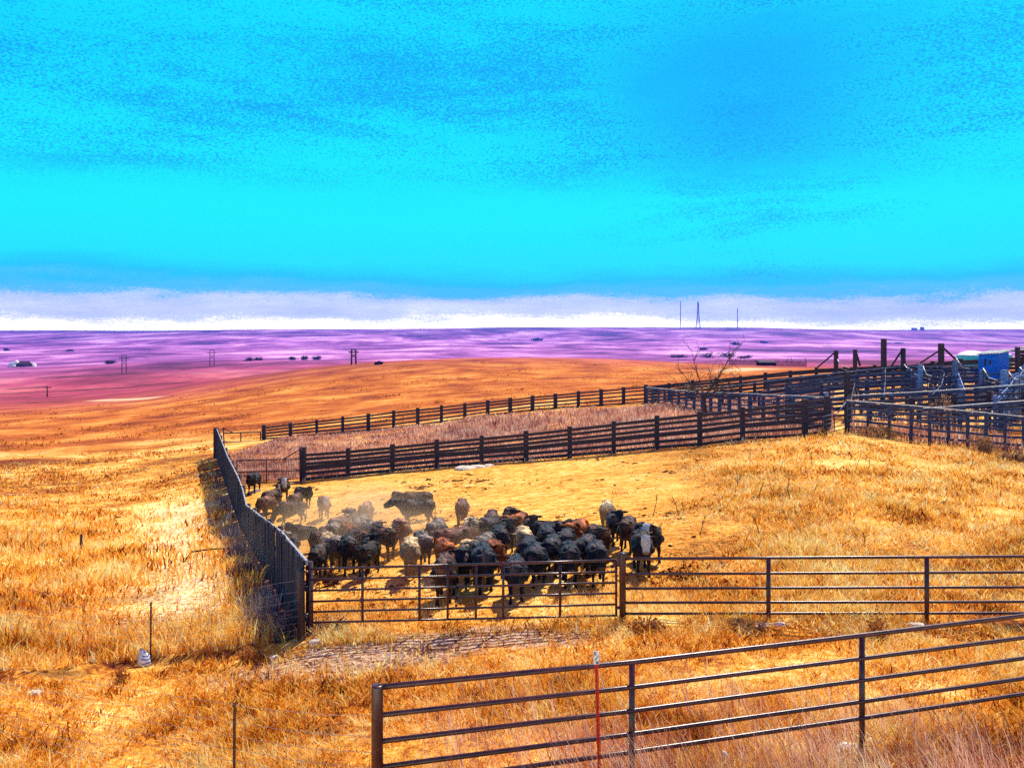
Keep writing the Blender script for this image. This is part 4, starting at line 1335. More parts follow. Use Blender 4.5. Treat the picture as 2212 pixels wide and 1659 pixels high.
for px, ytop, wbase, lb, kind in ((1470, 652, 1.6, 'tall thin radio mast on the ridge, left of the lattice tower', 0), (1508, 652, 4.6, 'lattice radio tower with wide legs on the ridge', 1), (1593, 667, 1.6, 'shorter thin radio mast on the ridge, right of the lattice tower', 0)):
    d = 3350
    b = on(px, d)
    b.z -= 3
    top = pt(px, ytop, d).z
    H = top - b.z
    root = empty('radio_mast', b, lb, 'radio tower', 'radio towers on the horizon')
    for sx, sy in ((-1, -1), (1, -1), (1, 1), (-1, 1)):
        w0, w1 = (wbase * 2.4, wbase * .32) if kind else (wbase * .55, wbase * .55)
        if kind:
            P_ = [b + Vector((sx * w0, sy * w0, 0)), b + Vector((sx * wbase * .95, sy * wbase * .95, H * .35)), b + Vector((sx * w1, sy * w1, H))]
        else:
            P_ = [b + Vector((sx * w0, sy * w0, 0)), b + Vector((sx * w1, sy * w1, H))]
        MB().tube(P_, 1.0 if kind else .55, 5).build('leg', M['steel'], root)
    lat = MB()
    n = 14
    for i in range(n):
        t0, t1 = i / n, (i + 1) / n
        wf = (lambda t: (wbase * (2.4 + (.95 - 2.4) * t / .35) if t < .35 else wbase * (.95 + (.32 - .95) * (t - .35) / .65))) if kind else (lambda t: wbase * .55)
        for sx in (-1, 1):
            for sy in (-1, 1):
                lat.beam(b + Vector((sx * wf(t0), sy * wf(t0), H * t0)), b + Vector((-sx * wf(t1), sy * wf(t1), H * t1)), .5, .5)
    for i in range(n + 1):
        wq = wf(i / n)
        for sx, sy, ex, ey in ((-1, -1, 1, -1), (1, -1, 1, 1), (1, 1, -1, 1), (-1, 1, -1, -1)):
            lat.beam(b + Vector((sx * wq, sy * wq, H * i / n)), b + Vector((ex * wq, ey * wq, H * i / n)), .45, .45)
    lat.build('lattice', M['steel'], root)
    if kind:
        an = MB()
        for hh, sx in ((.97, -1), (.90, 1), (.84, 1), (.78, -1)):
            an.tube([b + Vector((sx * 2.0, -2, H * hh - 2.5)), b + Vector((sx * 2.0, -2, H * hh + 2.5))], 2.0, 10)
        an.build('antenna', M['steel'], root)
    else:
        MB().tube([b + Vector((0, 0, H)), b + Vector((0, 0, H + 6))], .5, 6).build('antenna', M['steel'], root)
for px, w_, h_, lb in ((1975, 9, 4, 'tiny far farm building on the ridge, left of its pair'), (1992, 5, 6, 'tiny far silo like building on the ridge, right of its pair')):
    b = on(px, 3300)
    b.z -= 2
    s = 3300 / F
    root = empty('farm_building', b, lb, 'building', 'far buildings on the ridge')
    MB().box(b + Vector((0, 0, h_ * s * .5)), (w_ * s * .5, 0, 0), (0, 8, 0), (0, 0, h_ * s * .5)).build('wall', M['steel'], root)
    q = b + Vector((0, 0, h_ * s))
    W2 = w_ * s * .55
    MB().add([q + Vector((-W2, -9, 0)), q + Vector((W2, -9, 0)), q + Vector((W2, 9, 0)), q + Vector((-W2, 9, 0)), q + Vector((-W2, 0, 3.5)), q + Vector((W2, 0, 3.5))],
             [(0, 1, 5, 4), (2, 3, 4, 5), (0, 4, 3), (1, 2, 5), (3, 2, 1, 0)]).build('roof', M['steel'], root)

b = at(1575, 790)
root = empty('far_corral', on(1575, 222), 'far corral of thin posts and rails beyond the close boarded fence', 'corral')
rr = random.Random(5)
prev = None
tall = {0: 20, 14: 19, 74: 18, 78: 18, 96: 19}
rails = MB()
for i in range(0, 98):
    px = 1575 + i * 1.72
    hp = tall.get(i, rr.uniform(9, 13) if i % 2 == 0 else rr.uniform(8, 12))
    if 38 <= i <= 56:
        continue
    p = on(px, 222)
    MB().post(p - Vector((0, 0, .4)), p + Vector((0, 0, hp * 222 / F)), .10).build('post', M['farwood'], root)
for a_, b_ in ((0, 37), (57, 97)):
    for hp in (4, 8):
        pts = [on(1575 + k * 1.72, 222, hp * 222 / F) for k in np.linspace(a_, b_, 6)]
        for p, q in zip(pts[:-1], pts[1:]):
            rails.beam(p, q, .04, .07)
rails.build('rails', M['farwood'], root)
b = on(1655, 221.5)
root = empty('loafing_shed', b, 'low dark shed in the middle of the far corral', 'shed')
s = 221.5 / F
MB().box(b + Vector((0, 0, 4 * s)), (17 * s, 0, 0), (0, 1.6, 0), (0, 0, 4 * s)).build('wall', M['bush_blue'], root)
MB().box(b + Vector((0, 0, 8.4 * s)), (18 * s, 0, 0), (0, 1.9, .25), (0, 0, .10)).build('roof', M['farwood'], root)

b = at(52, 792)
s = b.y / F
root = empty('far_shed', b, 'dark low shed beside white gravel heaps on the left plain', 'shed')
MB().box(b + Vector((0, 0, 3.0 * s)), (9 * s, 0, 0), (0, 5, 0), (0, 0, 3.0 * s)).build('wall', M['farwood'], root)
q = b + Vector((0, 0, 6 * s))
MB().add([q + Vector((-10 * s, -5.5, -.4)), q + Vector((10 * s, -5.5, -.4)), q + Vector((10 * s, 5.5, -.4)), q + Vector((-10 * s, 5.5, -.4)), q + Vector((-8 * s, 0, 2)), q + Vector((10 * s, 0, 2))],
         [(0, 1, 5, 4), (2, 3, 4, 5), (0, 4, 3), (1, 2, 5), (3, 2, 1, 0)]).build('roof', M['farwood'], root)
for px, rx, rz, lb in ((34, 15, 13, 'white gravel heap left of the dark far shed, the taller'), (70, 12, 5, 'white gravel heap right of the dark far shed, the lower')):
    c = on(px, b.y + 14)
    mb = MB()
    prof = [(1.0, -.1), (.8, .2), (.5, .62), (.25, .9), (.05, 1.0)]
    mb.tube([c + Vector((rr.uniform(-1, 1), 0, rz * s * h)) for _, h in prof], [rx * s * r for r, _ in prof], 14)
    whole(mb, 'gravel_heap', M['white'], lb, 'gravel heap', 'white gravel heaps on the plain', True, c)


# ------------------------------------------------------------------ wire fences, stakes, bag, rocks, debris
def wire_fence(posts, heights, label, mats, vert=True, seed=1):
    """posts: (ground point, height, is steel stake)"""
    rr = random.Random(seed)
    root = empty('wire_fence', posts[0][0], label, 'fence', 'woven wire fences')
    for g, h, steel in posts:
        if steel:
            mb = MB()
            mb.beam(g - Vector((0, 0, .3)), g + Vector((.01, 0, h)), .034, .008, (0, 1, 0))
            mb.beam(g - Vector((0, -.017, .3)), g + Vector((.01, .017, h)), .008, .034, (0, 1, 0))
            mb.build('stake', mats, root)
    wires = MB()
    for (a, ha, _), (b, hb, _) in zip(posts[:-1], posts[1:]):
        n = 8
        for f in heights:
            pts = []
            for i in range(n + 1):
                t = i / n
                p = a.lerp(b, t)
                zz = p.z + (ha + (hb - ha) * t) * f - .03 * math.sin(math.pi * t) + rr.uniform(-.008, .008)
                pts.append((p.x, p.y, zz))
            wires.tube(pts, .0026, 4, False)
        if vert:
            L = (b - a).length
            m_ = int(L / .55)
            for i in range(1, m_):
                p = a.lerp(b, i / m_)
                hh = ha + (hb - ha) * i / m_
                wires.tube([(p.x, p.y, p.z + hh * heights[-1]), (p.x + rr.uniform(-.02, .02), p.y, p.z + hh * heights[1])], .0018, 4, False)
    wires.build('woven_wire', M['wire'], root)
    return root


HT = (.98, .80, .66, .53, .41, .30, .20, .11)
wire_fence([(on(645, 15.9), 1.25, False), (on(325, 16.25), 1.22, True), (on(-40, 17.6), 1.2, True), (on(-420, 18.5), 1.2, True)], HT, 'woven wire fence running left from the windbreak end past the plastic bag', M['pipe'])
wire_fence([(on(808, 8.5), 1.2, False), (on(505, 10.0), 1.22, True), (on(-170, 12.6), 1.2, True)], HT, 'woven wire fence running left from the thick near fence post', M['pipe'], seed=2)

for px, py, d, h, lb in ((174, 1187, None, .55, 'short wooden stake alone in the left field'),):
    g = at(px, py)
    whole(MB().post(g - Vector((0, 0, .2)), g + Vector((.03, 0, h)), .06), 'stake', M['wood'], lb, 'stake', None, False, g)
g0, g1 = on(412, 27.5, .12), on(496, 27.8, .14)
whole(MB().tube([g0, g0.lerp(g1, .5) + Vector((0, 0, .03)), g1], .028, 6), 'fallen_pole', M['wood'], 'thin dark pole lying across the grass left of the windbreak', 'pole', None, True, g0)
g0, g1 = on(537, 41.5, .05), on(561, 42, .10)
whole(MB().beam(g0, g1, .25, .06), 'plank', M['wood_pale'], 'pale plank lying on the ground by the calves at the lane gate', 'plank', None, False, g0)

# plastic feed bag slumped against the stake
m, k = material('plastic_bag')
pos = k.node('ShaderNodeTexCoord').outputs['Object']
wv = k.node('ShaderNodeTexWave', bands_direction='Z')
wv.inputs['Scale'].default_value = 5.5; wv.inputs['Distortion'].default_value = 7.0; wv.inputs['Detail'].default_value = 2
k.put(wv.inputs['Vector'], pos)
sx_ = k.node('ShaderNodeSeparateXYZ'); k.put(sx_.inputs[0], pos)
stripe = k.math('MULTIPLY', k.smooth(wv.outputs['Fac'], .58, .66), k.smooth(sx_.outputs['X'], -.03, .03))
cc = k.mix(stripe, (.82, .84, .86, 1), (.05, .16, .50, 1))
p = principled(k, cc, .3, .5, 0, bump(k, k.noise(pos, 14, 4), .8, .03))
finish(k, p.outputs[0])
g = on(309, 16.05)
mb = MB()
mb.rings([(g + Vector((.02, 0, -.03)), (.07, 0, 0), (0, .06, 0)), (g + Vector((.03, 0, .02)), (.115, 0, 0), (0, .09, 0)), (g + Vector((.025, 0, .09)), (.125, 0, .01), (0, .09, 0)), (g + Vector((.005, .02, .17)), (.10, 0, .01), (0, .08, 0)),
          (g + Vector((-.025, .03, .24)), (.07, 0, .02), (0, .055, 0)), (g + Vector((-.05, .04, .29)), (.04, 0, .01), (0, .03, 0)), (g + Vector((-.06, .04, .33)), (.012, 0, 0), (0, .012, 0))], 22)
rr = random.Random(3)
mb.v = [(x + rr.uniform(-.017, .017), y_ + rr.uniform(-.017, .017), z + rr.uniform(-.014, .014)) for x, y_, z in mb.v]
whole(mb, 'plastic_bag', m, 'white plastic bag with blue stripes slumped at the foot of a wire fence stake', 'bag', None, True, g)


def rock(px, d, rx, ry, rz, label, seed, m=None, name='rock', group='pale rocks on the ground', up=0.0):
    rr = random.Random(seed)
    g = on(px, d, up)
    mb = MB()
    hs = (-.5, -.1, .5, .85, 1.0)
    ws = (.85, 1.0, .95, .7, .3)
    n = 11
    ph = [rr.uniform(.75, 1.15) for _ in range(n)]
    rings = []
    kk = 0
    for h, w_ in zip(hs, ws):
        for j in range(n):
            t = 2 * math.pi * j / n
            mb.v.append((g.x + math.cos(t) * rx * w_ * ph[j] * rr.uniform(.93, 1.07), g.y + math.sin(t) * ry * w_ * ph[j], g.z + rz * h * rr.uniform(.9, 1.1)))
    for i in range(4):
        for j in range(n):
            mb.f.append((i * n + j, i * n + (j + 1) % n, (i + 1) * n + (j + 1) % n, (i + 1) * n + j))
    mb.f.append(tuple(range(4 * n, 5 * n)))
    mb.f.append(tuple(reversed(range(n))))
    return whole(mb, name, m or M['rock'], label, 'rock', group, False, g)


rock(73, 14.0, .14, .12, .07, 'flat pale rock by the dark bank at the left edge', 1)
rock(1004, 42.6, .55, .5, .20, 'long pale rock of the pile before the middle plank fence, its left', 2)
rock(1030, 42.9, .55, .4, .16, 'pale rock of the pile before the middle plank fence, its centre', 3)
rock(1057, 43.2, .32, .3, .13, 'small pale rock of the pile before the middle plank fence, its right', 4)
rock(1645, 14.9, .26, .12, .06, 'flat pale rock left of the first post of the level pipe fence', 5, up=.03)
rock(1684, 14.9, .16, .10, .06, 'smaller pale rock right of the first post of the level pipe fence', 6, up=.03)
rock(1980, 14.8, .22, .12, .06, 'flat pale rock under the second post of the level pipe fence', 7, up=.04)
rock(1832, 10.4, .16, .12, .05, 'flat whitish rock left of the right near fence post', 8, up=.06)
rock(1888, 10.5, .13, .1, .05, 'small whitish rock right of the right near fence post', 9, up=.06)
rock(690, 15.6, .22, .16, .09, 'pale rock at the foot of the windbreak end', 10)
rock(590, 15.2, .10, .08, .06, 'small dark topped rock on the bank left of the windbreak', 11)
g = on(1565, 9.9, .20)
mb = MB().rings([(g, (.02, 0, 0), (0, .02, 0)), (g + Vector((.01, 0, .035)), (.04, 0, .01), (0, .025, 0)), (g + Vector((-.01, 0, .075)), (.025, 0, .01), (0, .02, 0)), (g + Vector((-.02, 0, .10)), (.008, 0, 0), (0, .008, 0))], 8)
whole(mb, 'paper_scrap', M['white'], 'small white scrap of paper caught in the stalks behind the nearest fence', 'litter', None, True, g)
rr = random.Random(99)
for i in range(26):
    px = 1410 + rr.random() * 780
    d = rr.uniform(20, 39)
    g = on(px, d)
    mb = MB()
    h = rr.uniform(.35, .8)
    tip = g + Vector((rr.uniform(-.25, .25), rr.uniform(-.1, .1), h))
    mb.tube([g - Vector((0, 0, .05)), g.lerp(tip, .5) + Vector((.02, 0, 0)), tip], [.014, .011, .006], 5)
    for j in range(3):
        s_ = g.lerp(tip, rr.uniform(.4, .9))
        mb.tube([s_, s_ + Vector((rr.uniform(-.2, .2), rr.uniform(-.1, .1), rr.uniform(.05, .2)))], [.008, .004], 4)
    whole(mb, 'dead_stem', M['bark'], 'thin dead weed stem standing in the grass of the right hillside', 'weed stem', 'dead stems on the hillside', False, g)

# ------------------------------------------------------------------ cattle
def coat_material():
    m, k = material('cattle_coat')
    oi = k.node('ShaderNodeObjectInfo')
    geo = k.node('ShaderNodeNewGeometry')
    ob = k.node('ShaderNodeTexCoord').outputs['Object']
    seed = k.vmath('ADD', ob, k.vmath('MULTIPLY', geo.outputs['Position'], (0, 0, 0)))
    off = k.node('ShaderNodeCombineXYZ')
    k.put(off.inputs[0], k.math('MULTIPLY', oi.outputs['Random'], 40.0))
    seed = k.vmath('ADD', ob, off.outputs[0])
    n = k.noise(seed, 5, 5, .65)
    n2 = k.noise(k.vmath('MULTIPLY', seed, (6, 26, 26)), 1.0, 4, .7)
    col = k.mix(1.0, oi.outputs['Color'], k.ramp(k.math('ADD', k.math('MULTIPLY', n, .6), k.math('MULTIPLY', n2, .4)), [(.3, (.55, .55, .55)), (.7, (1.5, 1.5, 1.5))]), 'MULTIPLY')
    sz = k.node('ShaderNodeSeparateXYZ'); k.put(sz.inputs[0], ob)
    # sun bleached hair plus painted-in backlight along the upper back, patchy on every animal
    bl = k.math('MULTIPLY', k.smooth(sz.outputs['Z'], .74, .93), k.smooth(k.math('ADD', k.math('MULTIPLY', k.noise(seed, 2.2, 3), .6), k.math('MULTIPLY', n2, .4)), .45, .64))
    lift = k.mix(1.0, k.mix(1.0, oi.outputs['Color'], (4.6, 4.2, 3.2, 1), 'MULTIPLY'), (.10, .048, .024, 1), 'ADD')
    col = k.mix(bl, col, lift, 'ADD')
    face = k.math('MULTIPLY', k.attr('face'), oi.outputs['Alpha'])
    face = k.smooth(k.math('ADD', face, k.math('MULTIPLY', k.math('SUBTRACT', n, .5), .5)), .42, .58)
    col = k.mix(face, col, (.62, .58, .55, 1))
    col = k.mix(k.math('MULTIPLY', k.attr('muzzle'), .8), col, (.10, .06, .055, 1))
    p = principled(k, col, .45, .10, 0, bump(k, n2, .9, .03))
    p.inputs['Sheen Weight'].default_value = .0
    p.inputs['Sheen Roughness'].default_value = .4
    finish(k, p.outputs[0])
    return m


COAT = coat_material()
M['tag'] = simple('ear_tag', (.75, .28, .02), (.8, .33, .03), 4, .5, .3)


def cow_mesh(name, poll, muzzle, yaw=0.0, stride=0.0, seed=0):
    """a yearling calf facing +X, withers one metre high; poll and muzzle place the head (x, z)"""
    mb = MB()
    V3 = Vector
    body = [(-.69, .80, .05, .07), (-.665, .785, .14, .13), (-.58, .765, .21, .20), (-.45, .755, .225, .240), (-.28, .745, .215, .245), (-.05, .715, .25, .285),
            (.15, .70, .275, .285), (.32, .695, .29, .240), (.45, .705, .27, .205), (.56, .705, .225, .175), (.64, .70, .13, .11)]
    mb.rings([(V3((x, 0, z)), V3((0, w_, 0)), V3((0, 0, h))) for x, z, h, w_ in body], 18)
    # hook bones, pins, shoulder blades and the ridge of the back
    for x, y_, z, r in ((-.40, .150, .895, .075), (-.60, .095, .84, .06), (.33, .10, .915, .09), (.36, .19, .66, .11)):
        for sg in (-1, 1):
            mb.rings([(V3((x + r * 1.5 * t, sg * y_, z)), V3((0, r * math.sqrt(max(.02, 1 - t * t)), 0)), V3((0, 0, r * math.sqrt(max(.02, 1 - t * t))))) for t in (-1, -.7, -.3, .1, .5, .8, 1)], 10)
    mb.rings([(V3((x, 0, z)), V3((0, .05, 0)), V3((0, 0, .045))) for x, z in ((-.62, .93), (-.42, .965), (-.2, .95), (.1, .955), (.3, .985), (.45, .97))], 10)
    N0 = V3((.42, 0, .78))
    R = Matrix.Rotation(yaw, 3, 'Z')

    def T(p, amt=1.0):
        q = Matrix.Rotation(yaw * amt, 3, 'Z') @ (p - N0)
        return N0 + q
    P, Q = V3((poll[0], 0, poll[1])), V3((muzzle[0], 0, muzzle[1]))
    nd = (P - N0)
    nring = []
    for t, h, w_ in ((-.10, .22, .15), (.25, .20, .115), (.55, .15, .088), (.85, .115, .080), (1.0, .10, .08)):
        c = T(N0 + nd * t - V3((0, 0, .035 * (1 - abs(t)))), max(0, t))
        axis = (T(N0 + nd, max(0, t)) - N0).normalized()
        s = V3((0, 0, 1)).cross(axis)
        s = s.normalized() if s.length > .1 else R @ V3((0, 1, 0))
        u = axis.cross(s).normalized()
        nring.append((c, s * w_, u * h))
    mb.rings(nring, 16)
    d = (Q - P).normalized()
    L = (Q - P).length
    side = R @ V3((0, 1, 0))
    dd = R @ d
    up = dd.cross(side).normalized()
    if up.z < 0 and d.z > -.95:
        up = -up
    Pt = T(P)
    hr = [(-.16, .05, .05), (-.10, .085, .085), (.0, .105, .118), (.22, .112, .125), (.42, .096, .112), (.62, .078, .092), (.80, .072, .080), (.93, .072, .072), (1.0, .055, .05), (1.03, .02, .02)]
    mb.rings([(Pt + dd * L * t - up * (.02 + .015 * t), side * w_ * 1.26, up * h * 1.15) for t, w_, h in hr], 16)
    for sg in (-1, 1):
        e0 = Pt + side * sg * .085 + up * .03 + dd * .015
        ed = (side * sg * 1.0 - dd * .10 + V3((0, 0, -.16))).normalized()
        eu = up
        fw = ed.cross(eu).normalized()
        mb.rings([(e0 - ed * .02, fw * .022, eu * .028), (e0 + ed * .06, fw * .024, eu * .052), (e0 + ed * .12, fw * .022, eu * .066), (e0 + ed * .175, fw * .018, eu * .046), (e0 + ed * .215, fw * .012, eu * .014)], 10)
    for sg, st in ((-1, stride), (1, -stride)):
        f = [(.38, .70, .095, .085), (.375, .55, .085, .075), (.37 + st * .3, .42, .062, .055), (.37 + st * .5, .33, .050, .048), (.37 + st * .6, .22, .037, .035), (.37 + st * .85, .10, .038, .038), (.385 + st, .05, .046, .042), (.40 + st, .0, .056, .048)]
        mb.rings([(V3((x, sg * .125, z)), V3((rx, 0, 0)), V3((0, ry, 0))) for x, z, rx, ry in f], 12)
        st = -st
        b = [(-.47, .76, .20, .115), (-.46, .60, .17, .105), (-.45 + st * .2, .50, .115, .085), (-.51 + st * .35, .41, .072, .058), (-.57 + st * .5, .34, .055, .046), (-.555 + st * .7, .22, .038, .036), (-.535 + st * .9, .10, .038, .038), (-.52 + st, .05, .046, .042), (-.505 + st, .0, .056, .048)]
        mb.rings([(V3((x, sg * .14, z)), V3((rx, 0, 0)), V3((0, ry, 0))) for x, z, rx, ry in b], 12)
    mb.rings([(V3((-.65, 0, .93)), V3((.03, 0, 0)), V3((0, .035, 0))), (V3((-.715, 0, .88)), V3((.025, 0, 0)), V3((0, .028, 0))), (V3((-.73, .01, .70)), V3((.02, 0, 0)), V3((0, .022, 0))),
              (V3((-.725, .02, .50)), V3((.018, 0, 0)), V3((0, .02, 0))), (V3((-.72, .02, .40)), V3((.03, 0, 0)), V3((0, .03, 0))), (V3((-.72, .02, .26)), V3((.012, 0, 0)), V3((0, .012, 0)))], 8)
    me = bpy.data.meshes.new(name)
    me.from_pydata(mb.v, [], mb.f)
    me.update()
    o = bpy.data.objects.new(name, me)
    COL.objects.link(o)
    r = o.modifiers.new('r', 'REMESH'); r.mode = 'VOXEL'; r.voxel_size = .019; r.use_smooth_shade = True
    s = o.modifiers.new('s', 'SMOOTH'); s.factor = .5; s.iterations = 3
    dg = bpy.context.evaluated_depsgraph_get()
    out = bpy.data.meshes.new_from_object(o.evaluated_get(dg))
    bpy.data.objects.remove(o)
    bpy.data.meshes.remove(me)
    out.name = name
    n = len(out.vertices)
    co = np.empty(n * 3, np.float32); out.vertices.foreach_get('co', co); co = co.reshape(-1, 3)
    no = np.empty(n * 3, np.float32); out.vertices.foreach_get('normal', no); no = no.reshape(-1, 3)
    hair = vnoise(co[:, 0] * 9 + co[:, 1] * 6 + 50, co[:, 2] * 12 + co[:, 1] * 17 + 50, 71) + vnoise(co[:, 0] * 5 + 50, co[:, 1] * 6 + co[:, 2] * 6 + 50, 72) - 1
    co = co + no * (.013 * hair)[:, None].astype(np.float32)
    out.vertices.foreach_set('co', co.ravel())
    rel = co - np.array(Pt)
    t = rel @ np.array(dd) / L
    lat = np.abs(rel @ np.array(side))
    perp = np.linalg.norm(rel - np.outer(rel @ np.array(dd), np.array(dd)), axis=1)
    face = ((t > -.12) & (t < 1.1) & (perp < .19) & (lat < .115)).astype(np.float32) * np.clip((t + .12) * 6, 0, 1)
    muz = np.clip((t - .86) * 10, 0, 1) * (perp < .12)
    for nm, arr in (('face', face), ('muzzle', muz.astype(np.float32))):
        a = out.attributes.new(nm, 'FLOAT', 'POINT'); a.data.foreach_set('value', arr.astype(np.float32))
    out.materials.clear(); out.materials.append(COAT)
    out.polygons.foreach_set('use_smooth', [True] * len(out.polygons))
    return out, Pt, side, up, dd


POSES = {
    'up': ((.78, 1.16), (1.05, .86), 0, .05), 'upL': ((.80, 1.10), (1.10, .84), .9, .04), 'upR': ((.80, 1.10), (1.10, .84), -.9, -.06),
    'level': ((.82, 1.07), (1.04, .71), 0, -.07), 'levelL': ((.82, 1.07), (1.04, .71), .6, .05), 'levelR': ((.82, 1.07), (1.04, .71), -.6, .08),
    'low': ((.85, .98), (1.0, .57), 0, .06), 'lowL': ((.85, .98), (1.0, .57), .5, -.06), 'lowR': ((.85, .98), (1.0, .57), -.5, .05),
    'graze': ((.86, .44), (1.02, .09), 0, .10), 'flat': ((.93, .93), (1.30, .80), 0, .14)}
HEADTOP = {'up': 1.22, 'upL': 1.17, 'upR': 1.17, 'level': 1.12, 'levelL': 1.12, 'levelR': 1.12, 'low': 1.06}
PROTO = {k: cow_mesh('cattle_' + k, v[0], v[1], v[2], v[3]) for k, v in POSES.items()}

BLK, BLU, BRN, RED, CRM, GRY, ROAN, CHO = (.010, .010, .013), (.006, .009, .019), (.055, .022, .014), (.15, .036, .005), (.25, .18, .105), (.075, .065, .065), (.14, .065, .05), (.028, .014, .012)  # BLU: black coat with blue sky light painted in
